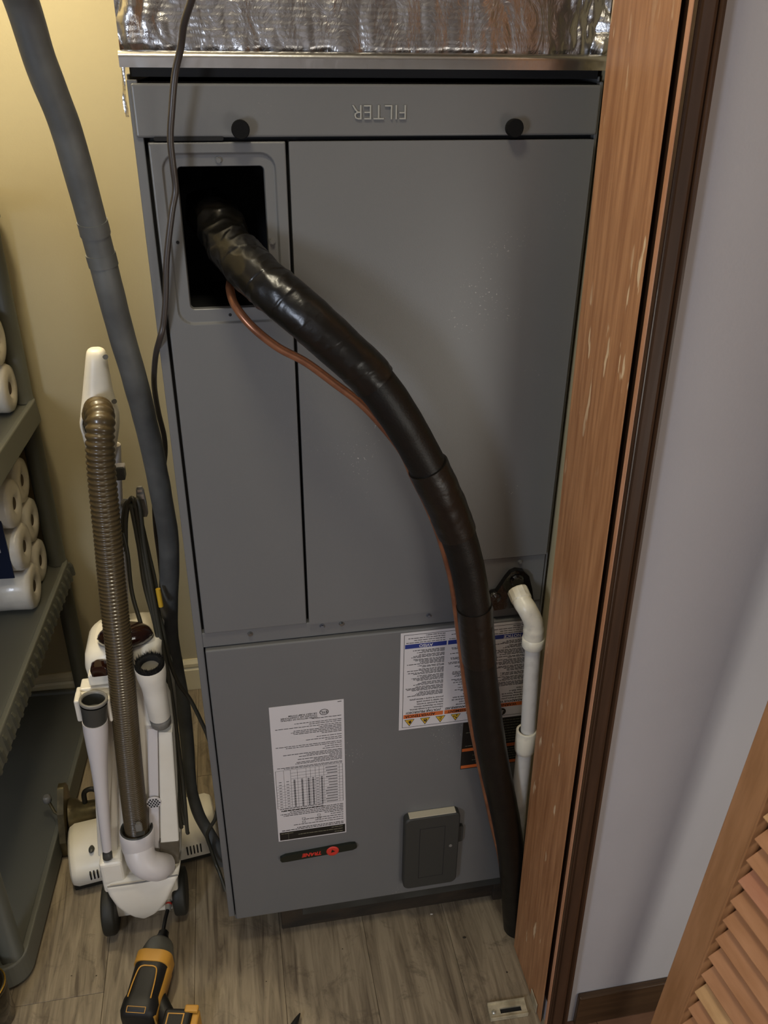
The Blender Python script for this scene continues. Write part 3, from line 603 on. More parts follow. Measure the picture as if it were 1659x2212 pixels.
for (lx, lyy) in ((-.030, HL-.032), (-SD+.03, HL-.032), (-.030, -HL+.036), (-SD+.03, -HL+.036)):
    mb = MB()
    for a, b in ((.0565, .450), (.5005, .889), (.9395, 1.344)):
        c0 = XS @ Vector((lx, lyy, a)); mb.lathe(c0, (0, 0, 1), [(0, .0245), (.004, .0235), (.006, .0215), (b-a-.002, .0215), (b-a, .021)], m_shelfd, seg=24)
    mb.build('post', SH)
for lyy in (HL-.032, -HL+.036):
    c0 = XS @ Vector((-.03, lyy, .0005)); MB().lathe(c0, (0, 0, 1), [(0, .026), (.009, .026)], m_shelfd).build('foot', SH)

# packs of paper rolls: (base z, y centre, rows, right end x local, label)
def rollpack(zc, lyy, rows, lx, tilt, label, cols=2, navy=False):
    c0 = XS @ Vector((lx-.1, lyy, zc))
    T = empty('paper_roll_pack', tuple(c0), label, 'paper rolls')
    ax = (XS.to_3x3() @ Vector((1, 0, 0))).normalized()
    for r in range(rows):
        for c in range(cols):
            q = XS @ Vector((lx-.112*c-.11, lyy+.006*math.sin(r*2.3+tilt), zc+.0565+.111*r))
            rd = .0545
            o = MB().lathe(q, ax, [(0, rd*.8), (.004, rd*.95), (.012, rd*1.01), (.055, rd*.99), (.098, rd*1.01), (.106, rd*.94), (.109, rd*.75), (.1095, rd*.45), (.105, rd*.30), (.098, rd*.22)], m_tp, seg=26).build('roll', T)
            if c == 0: MB().lathe(q+ax*.1, ax, [(0, .014), (.0045, .014)], m_core, seg=16).build('core', o)
    if navy:
        zb, zt = zc+.118, zc+.111*rows-.02
        mb = MB(); p = []
        ys = lyy-.0565
        mb.rings([[XS @ Vector((x, y_, z)) for x, y_ in ((lx-.225, ys), (lx-.022, ys), (lx-.022, ys+.003), (lx-.225, ys+.003))] for z in (zb, (zb+zt)/2, zt)], m_navy, smooth=False)
        o = mb.build('printed_wrapper', T)
        mb = MB(); zz = (zb+zt)/2-.03
        mb.rings([[XS @ Vector((x, y_, z)) for x, y_ in ((lx-.072, ys-.0008), (lx-.038, ys-.0008), (lx-.038, ys), (lx-.072, ys))] for z in (zz, zz+.07)], m_paper, smooth=False)
        for i in range(12):
            z_ = zz+.005+.0052*i; mb.add([XS @ Vector(v) for v in ((lx-.070, ys-.001, z_), (lx-.041-.006*(i % 3), ys-.001, z_), (lx-.041-.006*(i % 3), ys-.001, z_+.0018), (lx-.070, ys-.001, z_+.0018))], [(0, 1, 2, 3)], m_ink)
        mb.build('text_patch', o, fix=False)
    return T
rollpack(.4985, .315, 3, -.040, 0, 'wrapped stack of white paper rolls standing beside the far post on the middle shelf')
rollpack(.4985, .195, 3, -.028, 1, 'stack of white paper rolls with navy printed wrapper, nearest on the middle shelf', navy=True)
rollpack(.9375, .325, 2, -.030, 2, 'stack of white paper rolls on the upper shelf, cut by left edge')

# ------------------------------------------------------------------ upright vacuum
VC = empty('upright_vacuum', (-.16, .16, 0), 'white upright vacuum cleaner with ribbed bronze hose, seen from behind, left of the air handler', 'vacuum cleaner')
def V(x, y, yy): return at(x, y, 'y', yy)
# hose
hp = [(206, 905, .235), (212, 885, .205), (217, 905, .17), (216, 945, .155), (218, 1000, .15), (225, 1080, .145), (233, 1160, .14), (240, 1240, .135), (248, 1320, .125), (258, 1410, .115), (266, 1500, .105), (275, 1600, .098), (284, 1690, .093), (292, 1760, .09), (297, 1800, .09)]
H0 = cr([V(*p) for p in hp], 60)
# resample by arc length, with rings that lie closer together towards the bottom
L = [0]
for a, b in zip(H0[:-1], H0[1:]): L.append(L[-1]+(b-a).length)
tot = L[-1]; pts = []; rads = []; s = 0; ph = 0; idx = 0
while s < tot:
    while idx < len(L)-2 and L[idx+1] < s: idx += 1
    t = (s-L[idx])/max(L[idx+1]-L[idx], 1e-9); pts.append(H0[idx].lerp(H0[idx+1], t))
    fr = s/tot; pitch = .0085*(1-fr)**2.2+.0046
    cs = .5+.5*math.cos(ph); rads.append(.0205+.0028*cs**.7*(1 if fr < .5 else 1-.35*(fr-.5)) + .0012*fr)
    ds = pitch/8; s += ds; ph += 2*math.pi/8
MB().tube(pts, rads, m_hose, 26).build('hose', VC)
# handle grip
def sec(c, hx, hy, n=5, r=None, tilt=0): return [Vector((p.x, p.y, c.z+(p.y-c.y)*tilt)) for p in rr_xy(c.x, c.y, hx, hy, r or min(hx, hy)*.9, c.z, n)]
mb = MB(); rg_ = []
for x, y, yy, hw, hd in ((205, 753, .262, 11, .006), (205, 757, .262, 17, .010), (206, 764, .262, 21, .014), (207, 790, .262, 24, .017), (208, 830, .262, 29, .019), (210, 868, .262, 34, .022), (213, 895, .262, 41, .028), (214, 925, .262, 42, .030), (215, 955, .262, 37, .026), (219, 985, .262, 28, .018), (224, 1010, .262, 22, .014)):
    c = V(x, y, yy-hd); dep = (c-CAM).dot(FW); rg_.append(sec(Vector((c.x, yy-hd*.3, c.z)), hw*dep/FPX, hd))
mb.rings(rg_, m_white); mb.build('handle', VC, subsurf=1)
# hose socket ring on the handle
c = V(214, 918, .232)
R1 = []
for rr_, dy in ((.0315, .004), (.0325, -.006), (.0300, -.0125), (.0270, -.0125), (.0262, .0)):
    R1.append([c+Vector((rr_*math.cos(t*math.pi/14)*.93, dy, rr_*1.25*math.sin(t*math.pi/14))) for t in range(28)])
MB().rings(R1, m_white, caps=(False, False)).build('hose_socket', VC)
mb = MB(); R1 = [[c+Vector((.0262*math.cos(t*math.pi/14)*.93, -.004, .0262*1.25*math.sin(t*math.pi/14))) for t in range(28)], [c+Vector((.020*math.cos(t*math.pi/14)*.93, .008, .02*1.2*math.sin(t*math.pi/14))) for t in range(28)]]
mb.rings(R1, m_graypl, caps=(False, True)); mb.build('socket_lining', VC)
# seam screws on the grip
for x, y in ((227, 770), (246, 866)):
    c = V(x, y, .238); MB().lathe(c, (.35, -1, 0), [(0, .0045), (.003, .0045)], m_graymid, seg=12).build('grip_screw', VC)
# shaft behind the hose
sh = [V(240, 960, .27), V(246, 1100, .265), V(256, 1250, .25), V(262, 1400, .23)]
MB().tube(cr(sh, 4), .0165, m_lav, 18).build('shaft', VC)
# hooks
c = V(256, 1018, .23); MB().box((-.004, -.012, -.013), (.011, .012, .011), m_graypl, Matrix.Translation(c)).box((-.012, -.008, .007), (.012, .010, .012), m_lav, Matrix.Translation(c)).build('upper_cord_hook', VC, bevel=.002)
c = V(306, 1085, .21)
mb = MB(); R1 = []
for dz, hx in ((.031, .004), (.026, .0065), (.0, .0085), (-.022, .0085), (-.028, .006)): R1.append([c+Vector((x, y_, dz)) for x, y_ in ((-hx, -.003), (hx, -.003), (hx, .003), (-hx, .003))])
mb.rings(R1, m_graymid, smooth=False); mb.tube([c+Vector((0, .002, -.004)), c+Vector((-.03, .01, -.004)), V(262, 1100, .255)], .008, m_graymid, 10)
mb.build('cord_hook', VC, bevel=.0015)
MB().box((-.0055, -.0042, .008), (.0055, -.003, .017), m_chrome, Matrix.Translation(c)).box((-.004, -.0042, .022), (.004, -.003, .026), m_chrome, Matrix.Translation(c)).build('hook_glint_plate', VC)
# upper body hood
YC = .135
def ring_px(xl, xr, y, yn, yf, r=.02, n=4):
    a = V(xl, y, yn); b = V(xr, y, yn); z = (a.z+b.z)/2
    return rr_xy((a.x+b.x)/2, (yn+yf)/2, (b.x-a.x)/2, (yf-yn)/2, r, z, n)
mb = MB().rings([ring_px(185, 352, 1492, .125, .27, .02), ring_px(188, 350, 1470, .128, .27, .02), ring_px(178, 350, 1445, .130, .265, .025), ring_px(177, 350, 1425, .132, .26, .03), ring_px(186, 352, 1408, .136, .255, .035), ring_px(198, 350, 1398, .142, .25, .04)], m_white)
mb.build('hood', VC)
# dark dome
c = V(271, 1373, .165); XR_ = Matrix.Rotation(math.radians(-30), 3, 'X')
MB().ell(c, (.0495, .047, .026), m_brownc, 28, 14, XR_).build('dust_cup', VC)
MB().rings([[c+XR_ @ Vector((r_*math.cos(t*math.pi/16), r_*.96*math.sin(t*math.pi/16), dz)) for t in range(32)] for r_, dz in ((.0495, .0015), (.0505, .0), (.0495, -.0015))], m_brownc, caps=(False, False)).build('dust_cup_rim', VC)
# latch
c = V(215, 1462, .118)
MB().box((-.020, -.002, -.018), (.028, .02, .006), m_white, Matrix.Translation(c)).box((-.016, -.006, .004), (.024, .016, .012), m_white, Matrix.Translation(c)).build('latch_housing', VC, bevel=.003)
c = V(214, 1450, .115); MB().rings([rr_xy(c.x+.001, c.y+.006, hx, .011, .005, c.z+dz) for hx, dz in ((.015, -.008), (.016, .004), (.014, .011), (.008, .0135))], m_brownc).build('latch_button', VC)
# main column
mb = MB().rings([ring_px(214, 392, 1870, .100, .22, .02), ring_px(214, 391, 1800, .102, .23, .018), ring_px(205, 385, 1700, .108, .24, .018), ring_px(198, 378, 1600, .114, .25, .018), ring_px(190, 368, 1520, .12, .26, .018), ring_px(186, 352, 1490, .124, .27, .018)], m_white)
mb.build('body', VC)
# raised rib panels on the right of the body
mb = MB()
for xa, xb, xc, xd, y1, yt, m_, yn in ((342, 372, 347, 387, 1820, 1582, m_white, .090), (318, 341, 322, 345, 1832, 1575, m_lav, .094)):
    a = V(xa, yt, yn+.012); b = V(xb, yt, yn+.012); c1 = V(xc, y1, yn); d1 = V(xd, y1, yn)
    mb.rings([[c1, d1, d1+Vector((0, .03, 0)), c1+Vector((0, .03, 0))], [a, b, b+Vector((0, .03, 0)), a+Vector((0, .03, 0))]], m_, smooth=False)
mb.build('side_panel', VC, bevel=.003)
mb = MB(); a = V(345, 1822, .088); b = V(388, 1818, .088); c1 = V(343, 1893, .088); d1 = V(387, 1878, .088)
mb.rings([[c1, d1, d1+Vector((0, .03, 0)), c1+Vector((0, .03, 0))], [a, b, b+Vector((0, .03, 0)), a+Vector((0, .03, 0))]], m_clear, smooth=False).build('smoky_window', VC, bevel=.003)
# left rib
mb = MB()
for x0_, x1_, x2_, x3_, yt, y1 in ((243, 256, 236, 254, 1600, 1850), (200, 212, 212, 222, 1640, 1850)):
    a = V(x0_, yt, .112); b = V(x1_, yt, .112); c1 = V(x2_, y1, .092); d1 = V(x3_, y1, .092)
    mb.rings([[c1, d1, d1+Vector((0, .03, 0)), c1+Vector((0, .03, 0))], [a, b, b+Vector((0, .03, 0)), a+Vector((0, .03, 0))]], m_white, smooth=False)
mb.build('side_rib', VC, bevel=.003)
# vent grille
c = V(332, 1735, .0925); MB().lathe(c+Vector((0, .0035, 0)), (0, -1, -.06), [(0, .0150), (.003, .0145)], m_lav, seg=24).build('vent_disc', VC)
gh = MB()
for r in range(-2, 3):
    for q_ in range(-2, 3):
        x = (q_+.5*(r % 2))*.0056; z = r*.0048
        if x*x+z*z < .0125**2: gh.lathe(c+Vector((x, .0001-.0006*z/.0145, z)), (0, -1, 0), [(0, .0019), (.0007, .0019)], m_inner, seg=6)
tag(gh.build('vent_holes', VC), kind='stuff')
# accessory clip and crevice tool, left
c = V(200, 1520, .105)
clip = MB()
for x0_, x1_ in ((159, 172), (229, 237)):
    a = V(x0_, 1510, .092); b = V(x1_, 1510, .092); e = V(x0_, 1556, .092)
    clip.box((a.x, .085, e.z), (b.x, .115, a.z), m_white)
a = V(162, 1506, .11); b = V(244, 1506, .11); clip.box((a.x, .108, a.z-.014), (b.x, .135, a.z+.004), m_white); clip.box((a.x+.008, .118, a.z+.002), (b.x, .15, a.z+.010), m_white)
clip.build('tool_clip', VC, bevel=.005)
tA = V(202, 1515, .082); tB = V(205, 1556, .080); tC = V(231, 1835, .074)
ax_ = (tC-tB)
ct = MB()
lens = ax_.length; prof_ = [(0, .0222), (.02, .0218), (.055, .0195), (.10, .0160), (.15, .0135), (.22, .0118), (lens*.92, .0095), (lens, .0088)]
ct.lathe(tB, ax_, prof_, m_lav, seg=24).build('crevice_tool', VC)
dd = (tA-tB).normalized(); l_ = (tA-tB).length
MB().lathe(tB-dd*.004, dd, [(0, .0200), (.006, .0212), (l_-.004, .0232), (l_+.002, .0244)], m_graypl, seg=28, caps=(False, False)).lathe(tB, dd, [(l_+.002, .0200), (l_-.02, .0185)], m_graypl, seg=28, caps=(False, True)).build('tool_collar', VC)
MB().lathe(tB, dd, [(l_+.001, .0246), (l_+.005, .0250), (l_+.007, .0240), (l_+.007, .0212), (l_+.002, .0200)], m_graymid, seg=28, caps=(False, False)).build('collar_rim', VC)
dd2 = ax_.normalized(); MB().lathe(tC, dd2, [(0, .0075), (.008, .0075), (.010, .0095), (.022, .0095)], m_graypl, seg=16).build('tool_tip', VC)
# dusting brush, right
bA = V(324, 1440, .092); bB = V(345, 1545, .112); bd = (bB-bA).normalized(); bl = (bB-bA).length
MB().lathe(bA, bd, [(-.004, .0262), (.0, .0272), (.02, .0262), (.045, .0225), (.06, .0215), (bl-.003, .0205), (bl, .0200)], m_white, seg=26, caps=(False, True)).build('dusting_brush', VC)
MB().lathe(bB, bd, [(0, .0188), (.004, .0188), (.005, .0198), (.022, .0188), (.024, .015)], m_graymid, seg=26).build('brush_collar', VC)
mb = MB(); a_ = bd.orthogonal().normalized(); b_ = bd.cross(a_); rnd = random.Random(2)
for i in range(900):
    an = rnd.uniform(0, 6.283); r_ = rnd.uniform(.0185, .0258); p0 = bA+(a_*math.cos(an)+b_*math.sin(an))*r_-bd*.002
    p1 = p0-bd*rnd.uniform(.009, .016)+(a_*math.cos(an)+b_*math.sin(an))*rnd.uniform(-.001, .004); s_ = (a_*math.sin(an)-b_*math.cos(an))*.0007
    mb.add([p0-s_, p0+s_, p1], [(0, 1, 2)], m_bristle)
mb.lathe(bA, bd, [(.006, .0245), (-.008, .0250), (-.010, .022), (-.008, .0165), (.008, .016)], m_bristle, caps=(False, False))
tag(mb.build('bristles', VC, fix=False), kind='stuff')
MB().lathe(bA, bd, [(.002, .0165), (.004, .0165)], m_graymid).build('brush_throat', VC)
# lower hose cuff and elbow
cA = V(295, 1790, .088); cB = V(300, 1838, .083); cd_ = (cB-cA).normalized(); cl = (cB-cA).length
MB().lathe(cA, cd_, [(.004, .0285), (-.001, .0315), (.002, .0335), (.02, .0335), (cl*.8, .0315), (cl, .0290)], m_lav, seg=32, caps=(False, True)).build('hose_cuff', VC)
MB().lathe(cA, cd_, [(.006, .026), (-.003, .0292), (-.004, .0312), (.002, .0325)], m_graypl, seg=32, caps=(False, False)).build('cuff_ring', VC)
c = V(299, 1790, .052); MB().rings([rr_xy(c.x, c.y+.006, hx, .004, .003, c.z+dz) for hx, dz in ((.0065, -.010), (.0065, .004), (.004, .008))], m_graymid).build('release_tab', VC)
c = V(303, 1803, .0475); MB().box((-.008, -.001, -.0015), (.008, .006, .0015), m_graypl, Matrix.Translation(c) @ Matrix.Rotation(math.radians(-8), 4, 'Y')).build('tab_slot', VC)
ep = cr([V(300, 1830, .080), V(304, 1850, .068), V(316, 1866, .060), V(338, 1872, .064), V(352, 1870, .08)], 7)
MB().tube(ep, [.030-.003*i/len(ep) for i in range(len(ep))], m_lav, 24).build('elbow_duct', VC)
# base block and tail
mb = MB(); a = V(213, 1858, .075); b = V(264, 1853, .075); e = V(216, 1925, .075)
mb.box((a.x, .062, e.z+.004), (b.x, .15, a.z), m_white)
mb.build('base_block', VC, bevel=.008, seg=3)
mb = MB(); pz = []
for (xl, xr, y, yn, yf, r) in ((214, 392, 1884, .080, .20, .02), (215, 392, 1896, .062, .20, .03), (222, 388, 1910, .056, .20, .014), (232, 378, 1932, .052, .19, .014), (246, 368, 1953, .050, .18, .014), (264, 356, 1969, .052, .16, .014), (282, 342, 1979, .056, .14, .014), (302, 322, 1984, .062, .12, .01)):
    pz.append(ring_px(xl, xr, y, yn, yf, r, 5))
mb.rings(pz, m_white).build('tail_cover', VC)
mb = MB(); 
for i, (xl, xr, y, yy) in enumerate(((232, 384, 1912, .0515),)):
    a = V(xl, y+4, yy); b = V(xr, y-22, yy-.002); mb.tube([a, (a+b)/2+Vector((0, -.001, -.002)), b], .0016, m_graymid, 6)
mb.build('seam_line', VC)
mb = MB(); a = V(247, 1975, .10); b = V(388, 1930, .10); mb.box((a.x, .09, a.z-.0), (b.x, .12, a.z+.10), m_white).build('lower_skirt', VC, bevel=.004)
# wheels
for x, y, yy, r_ in ((240, 1962, .10, .055), (392, 1938, .12, .050)):
    c = V(x, y, yy); MB().lathe((c.x-.014, yy, r_+.001), (1, 0, 0), [(0, r_*.8), (.002, r_*.95), (.006, r_), (.022, r_), (.026, r_*.95), (.028, r_*.8)], m_olive, seg=32).build('wheel', VC)
# power head
hA = Vector((-.345, .19, 0)); hB = Vector((-.02, .235, 0)); hu = (hB-hA); hl = hu.length; hu.normalize(); hn = Vector((-hu.y, hu.x, 0))
XH = Matrix(((hu.x, hn.x, 0, hA.x), (hu.y, hn.y, 0, hA.y), (0, 0, 1, 0), (0, 0, 0, 1)))
prof_h = [(0, .022), (-.004, .045), (.0, .058), (.012, .072), (.040, .092), (.08, .096), (.125, .086), (.155, .055), (.162, .022)]
mb = MB(); R1 = []
for u_, k_ in ((0, .80), (.004, .92), (.016, 1), (hl-.016, 1), (hl-.004, .92), (hl, .80)):
    R1.append([XH @ Vector((u_, .08+(a-.08)*k_, .022+(b-.022)*k_)) for a, b in prof_h])
mb.rings(R1, m_white).build('power_head', VC, bevel=.002)
mb = MB().box((.004, .008, .002), (hl-.004, .155, .0235), m_rubber, XH); mb.build('head_skirt', VC, bevel=.003)
for u0, n_ in ((.042, 4), (hl-.075, 5)):
    for i in range(n_):
        MB().box((u0+.0075*i, -.0062, .040), (u0+.0075*i+.003, .010, .060), m_inner, XH).build('head_slot', VC, bevel=.001)
c = XH @ Vector((.052, .036, .0895)); MB().ell(c, (.0065, .012, .004), m_graypl, 16, 8).build('height_slider', VC)
c = XH @ Vector((.098, .075, .093)); MB().ell(c, (.022, .020, .006), m_graymid, 20, 8).build('head_button', VC)
c = XH @ Vector((hl-.11, .08, .094)); MB().lathe(c, (0, 0, 1), [(0, .02), (.005, .018), (.0055, .012)], m_graymid, seg=20).build('head_knob', VC)
# cord
crd = MB()
A_ = [(268, 1100, .215), (274, 1080, .205), (283, 1074, .205), (291, 1074, .205), (298, 1080, .21)]
for i, pts_ in enumerate([
    [(266, 1180, .21), (266, 1120, .212), (275, 1084, .21), (288, 1100, .205), (296, 1160, .20), (312, 1230, .19), (330, 1320, .175), (350, 1430, .16), (366, 1540, .145), (378, 1650, .13), (386, 1745, .115), (392, 1788, .11)],
    [(272, 1190, .205), (272, 1120, .208), (282, 1078, .205), (292, 1090, .2), (305, 1170, .195), (322, 1270, .18), (342, 1380, .165), (362, 1500, .15), (376, 1620, .135), (388, 1730, .12), (399, 1780, .112)],
    [(266, 1150, .205), (276, 1200, .2), (285, 1280, .195), (305, 1350, .18), (325, 1420, .165), (345, 1500, .15), (362, 1600, .135), (375, 1700, .12), (386, 1770, .112)],
    [(290, 1095, .20), (295, 1078, .2), (303, 1100, .195), (312, 1180, .19), (330, 1280, .178), (346, 1370, .165), (366, 1470, .15), (384, 1600, .135), (398, 1720, .12), (404, 1790, .112), (406, 1800, .112)],
    [(283, 1090, .20), (300, 1180, .195), (312, 1262, .185), (335, 1350, .17), (352, 1440, .16), (372, 1560, .145), (388, 1680, .13), (396, 1770, .115)],
    [(296, 1084, .205), (306, 1130, .2), (322, 1200, .195), (336, 1262, .19), (342, 1320, .18), (352, 1360, .172), (366, 1425, .165), (385, 1475, .165), (410, 1510, .17), (433, 1555, .17), (452, 1600, .165), (466, 1665, .16), (471, 1720, .155), (466, 1765, .15), (452, 1790, .15), (447, 1806, .155), (455, 1832, .16)],
    [(455, 1832, .16), (466, 1865, .15), (476, 1890, .13), (487, 1925, .11)]]):
    q = cr([V(*p) for p in pts_], 6)
    if i == 6: q = [Vector((p.x, p.y, max(p.z, .005))) for p in q]
    crd.tube(q, .0040, m_cord, 9)
co = crd.build('power_cord', VC)
a = V(341, 1272, .172); b = V(348, 1310, .168); MB().tube([a, (a+b)/2, b], .0045, m_yellow, 10).build('cord_tag', co)

# ------------------------------------------------------------------ flanged metal tool behind the vacuum
FT = empty('flanged_tool', (-.37, .33, 0), 'dirty bronze flanged metal tool with two knobs, on floor between shelf and vacuum', 'tool')
pc = V(143, 1755, .36); pc.y = .06
plate = MB(); R1 = []
for dx in (0, .014):
    R1.append([Vector((pc.x-.01+dx, .345+yy_, zz_)) for yy_, zz_ in ((-.05, .006), (.03, .006), (.055, .03), (.06, .12), (.045, .145), (.025, .15), (-.02, .11), (-.05, .05))])
plate.rings(R1, m_bronze, smooth=False).build('flange_plate', FT, bevel=.004)
MB().lathe((pc.x, .372, .050), (1, .08, 0), [(.004, .044), (.02, .040), (.03, .030), (.11, .030), (.12, .028)], m_bronze, seg=28).build('barrel', FT)
MB().tube(cr([(pc.x+.04, .382, .075), (pc.x+.042, .385, .108), (pc.x+.058, .385, .118), (pc.x+.072, .385, .108), (pc.x+.075, .385, .075)], 5), .006, m_rubber, 10).build('ring_loop', FT)
for zz_, yy_ in ((.130, .37), (.020, .335)):
    MB().tube([(pc.x-.005, .34, .06 if zz_ < .1 else .09), (pc.x-.02, .345, (zz_+.07)/2), (pc.x-.034, yy_-.01, zz_)], .0035, m_bronze, 8).lathe((pc.x-.034, yy_-.01, zz_-.010), (0, 0, 1), [(0, .006), (.003, .0095), (.016, .0095), (.019, .006)], m_graymid, seg=14).build('knob', FT)

# ------------------------------------------------------------------ impact driver
DR = empty('impact_driver', (-.155, -.12, 0), 'yellow and black cordless impact driver lying on floor in front of vacuum', 'power tool')
r0 = at(300, 2196, 'z', .045); r1 = at(338, 2068, 'z', .052); r2 = at(349, 2022, 'z', .052)
dv = (r1-r0).normalized(); up = Vector((0, 0, 1)); sd_ = dv.cross(up).normalized(); up = sd_.cross(dv)
ln = (r1-r0).length
def dsec(t, hw, hh, off=0, n=5):   # rounded section across the axis
    c = r0+dv*t; return [c+sd_*p.x+up*(p.z+off) for p in rrect(-hw, hw, -hh, hh, min(hw, hh)*.62, 0, n)]
MB().rings([dsec(-.012, .020, .018), dsec(-.010, .030, .027), dsec(.0, .034, .032), dsec(.02, .034, .033), dsec(.03, .031, .032), dsec(.085, .032, .033), dsec(.10, .034, .034)], m_dblk).build('motor_housing', DR)
mb = MB().rings([dsec(.088, .0352, .0355), dsec(.112, .0355, .0355)], m_dyel)
mb.rings([[r0+dv*t+sd_*(a_)+up*b_ for a_, b_ in ((.022, .024), (.0335+.002*k_, .012), (.036, -.006), (.033, -.03), (.02, -.034))] for t, k_ in ((-.006, 0), (.03, 0), (.06, 0), (.095, 1))], m_dyel)
mb.build('yellow_shell', DR)
MB().lathe(r0+dv*.112, dv, [(0, .0350), (.004, .0345), (.014, .0320), (.030, .0270), (.036, .0225), (.038, .014)], m_dgry, seg=30).build('gear_case', DR)
MB().lathe(r0+dv*.148, dv, [(0, .0145), (.006, .0150), (.012, .0115), (.02, .0105), (.024, .006)], m_black, seg=20).build('bit_collar', DR)
# yellow outline on the top rubber
ol = cr([r0+dv*.018+sd_*-.022+up*.0335, r0+dv*.05+sd_*-.0205+up*.0335, r0+dv*.072+sd_*-.0175+up*.0335, r0+dv*.078+sd_*-.011+up*.034, r0+dv*.0785+up*.0345, r0+dv*.078+sd_*.011+up*.034, r0+dv*.072+sd_*.0175+up*.0335, r0+dv*.05+sd_*.0205+up*.0335, r0+dv*.018+sd_*.022+up*.0335], 5)
MB().tube(ol, .0014, m_dyel, 6).build('outline', DR)
pl_ = [r0+dv*-.0115+up*.0+sd_*0]
mb = MB()
for a_, b_, c_, e_ in ((-.018, .018, -.010, -.0088), (-.018, .018, .002, .0032), (-.018, -.0168, -.010, .003), (.0168, .018, -.010, .003)):
    mb.add([r0+dv*-.0005+sd_*x_+up*(.032)+dv*z_*.8+up*z_*.25 for x_, z_ in ((a_, c_), (b_, c_), (b_, e_), (a_, e_))], [(0, 1, 2, 3)], m_dyel)
mb.build('rear_badge_outline', DR, fix=False)
bp0 = r0+dv*.146+up*-.002; bp1 = at(357, 1985, 'z', .056); bp2 = at(363, 1962, 'z', .058); bp3 = at(366, 1944, 'z', .060)
MB().tube([bp0, bp1, bp2], .0042, m_black, 6).build('bit_shank', DR)
bt = (bp3-bp2).normalized(); bl_ = (bp3-bp2).length
MB().lathe(bp2, bt, [(-.004, .0055), (.0, .0065), (bl_*.9, .0070), (bl_, .0055)], m_chrome, seg=16).build('nut_driver', DR)
MB().lathe(bp2+bt*bl_*.36, bt, [(0, .0069), (.004, .0069)], m_red, seg=16).build('red_ring', DR)
# grip and battery
g0 = r0+dv*.055+sd_*.012-up*.012; bt0 = at(398, 2250, 'z', .03)
MB().tube(cr([g0, (g0+bt0)/2+Vector((-.002, -.004, 0)), bt0], 5), .0165, m_dblk, 16).build('grip', DR)
XB = Matrix.Translation((bt0.x-.014, bt0.y+.006, 0)) @ Matrix.Rotation(math.radians(-12), 4, 'Z')
MB().box((-.030, -.045, .004), (.022, .045, .056), m_dblk, XB).build('battery', DR, bevel=.006, seg=3)
MB().box((.0225, -.045, .002), (.036, .046, .050), m_dyel, XB).box((.008, .036, .052), (.034, .050, .060), m_dyel, XB).build('battery_shell', DR, bevel=.003)
MB().box((-.022, -.034, .056), (.010, .034, .0572), m_dyel, XB).box((-.0195, -.0315, .0572), (.0075, .0315, .0577), m_dblk, XB).build('battery_label', DR, bevel=.0004)

# ------------------------------------------------------------------ small things
JR = empty('dark_tin', (-.462, -.066, 0), 'round dark tin with gold rimmed lid on floor, in lower left corner', 'tin')
cj = Vector((-.462, -.066, 0))
MB().lathe(cj, (0, 0, 1), [(0, .038), (.003, .042), (.088, .042), (.091, .040)], m_can, seg=36).build('tin_body', JR)
MB().lathe(cj+Vector((0, 0, .091)), (0, 0, 1), [(0, .0425), (.008, .0430), (.010, .0415), (.0095, .036), (.009, .001)], m_can, seg=36).build('lid', JR)
MB().rings([[cj+Vector((r_*math.cos(t*math.pi/18), r_*math.sin(t*math.pi/18), zz_)) for t in range(36)] for r_, zz_ in ((.0430, .1005), (.0418, .1020), (.0402, .1012))], m_gold, caps=(False, False)).build('lid_rim', JR)
mb = MB()
for i in range(5): 
    a_ = cj+Vector((.016+.004*(i % 2), -.018+.010*i, .1003)); mb.box((-.004, -.001, 0), (.004, .001, .0006), m_gold, Matrix.Translation(a_) @ Matrix.Rotation(i*1.1, 4, 'Z'))
mb.build('gold_print', JR)
TP = MB(); a = at(648, 2189, 'z', .012); b = at(622, 2240, 'z', .014); dd = (b-a).normalized(); TP.lathe(a, dd, [(0, .0012), (.012, .0045), (.03, .0075), (.05, .009), (.12, .009), (.125, .006)], m_dblk, seg=14)
tag(TP.build('pointed_tool'), 'black pointed tool tip on floor at bottom edge, in front of air handler', 'tool')
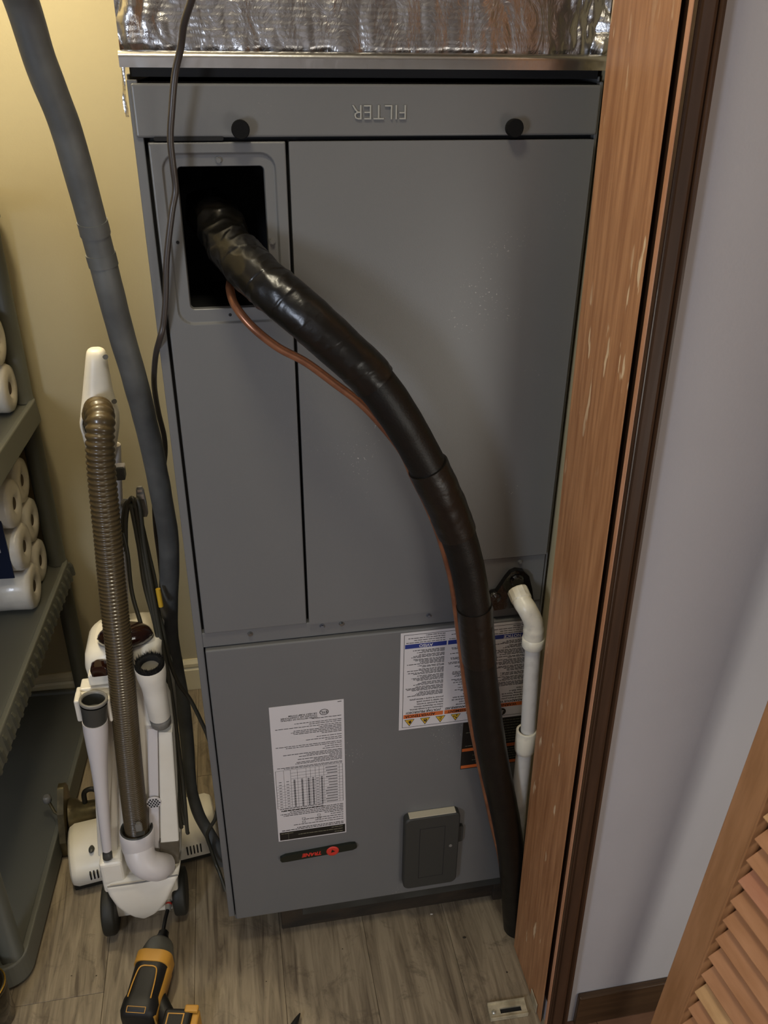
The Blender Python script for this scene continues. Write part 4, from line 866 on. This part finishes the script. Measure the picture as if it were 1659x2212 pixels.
# bifold pivot bracket on the floor
BK = empty('floor_bracket', (.53, -.245, 0), 'small worn metal pivot bracket screwed to floor at foot of wooden jamb', 'bracket')
p0, p1 = at(1052, 2170, 'z', .004), at(1132, 2158, 'z', .004); p2, p3 = at(1140, 2188, 'z', .004), at(1060, 2205, 'z', .004)
ux = (p1-p0).normalized(); uy = (p0-p3).normalized(); LN = (p1-p0).length; WN = (p0-p3).length
def bq(u_, v_, z_): q = p3+ux*u_+uy*v_; return Vector((q.x, q.y, z_))
def bbox(u0, u1, v0, v1, z0, z1, m_, mb): return mb.rings([[bq(u0, v0, z), bq(u1, v0, z), bq(u1, v1, z), bq(u0, v1, z)] for z in (z0, z1)], m_, smooth=False)
mb = MB(); bbox(0, LN, 0, WN*.30, .001, .006, m_nickel, mb); bbox(0, LN, WN*.62, WN, .001, .006, m_nickel, mb); bbox(0, LN*.3, WN*.28, WN*.64, .001, .005, m_nickel, mb); bbox(LN*.86, LN, WN*.28, WN*.64, .001, .005, m_nickel, mb); bbox(0, LN, 0, .002, .005, .010, m_nickel, mb); bbox(0, LN, WN-.002, WN, .005, .010, m_nickel, mb)
mb.build('plate', BK, bevel=.0008)
mb = MB(); bbox(LN*.28, LN*.88, WN*.28, WN*.64, .0008, .002, m_inner, mb); mb.build('slot', BK)
MB().lathe(bq(LN*.13, WN*.45, .005), (0, 0, 1), [(0, .0045), (.0015, .004), (.0025, .0015)], m_chrome, seg=14).build('screw', BK)
jx = xj(0)-.0015; MB().box((jx-.0015, bq(LN, WN*.2, 0).y-.004, .001), (jx, bq(LN, WN, 0).y+.004, .028), m_nickel).build('upright_tab', BK, bevel=.0006)
# bits of debris on the floor, each one a thing
DB = [(1003, 2025, .004, 'largest dark dirt crumb, on floor right of center near the black pipe foot'), (740, 2050, .0018, 'dark crumb on the floor below the middle of the air handler'), (932, 1975, .003, ''), (575, 2120, .0018, 'dark crumb on floor between impact driver and air handler'), (155, 2108, .0018, 'dark crumb nearest the shelf foot on the bare plank'), (208, 2108, .0018, 'dark crumb just left of the impact driver nose'), (1095, 2100, .0022, 'dark crumb on floor between metal floor bracket and black pipe foot')]
for i, (x, y, r_, lb_) in enumerate(DB):
    q = at(x, y, 'z', .0); rnd = random.Random(i)
    mb = MB(); ring = [Vector((q.x+r_*rnd.uniform(.5, 1.3)*math.cos(t*6.283/7), q.y+r_*rnd.uniform(.4, 1)*math.sin(t*6.283/7), .0003)) for t in range(7)]
    top = [Vector((p.x*.6+q.x*.4, p.y*.6+q.y*.4, r_*.5)) for p in ring]
    mb.rings([ring, top], m_pvc if i == 2 else m_wood, smooth=False)
    if i == 2: tag(mb.build('paint_chip'), 'small white chip on floor under front edge of the air handler', 'debris')
    else: tag(mb.build('dirt_crumb'), lb_, 'debris', 'dirt crumbs on the closet floor')
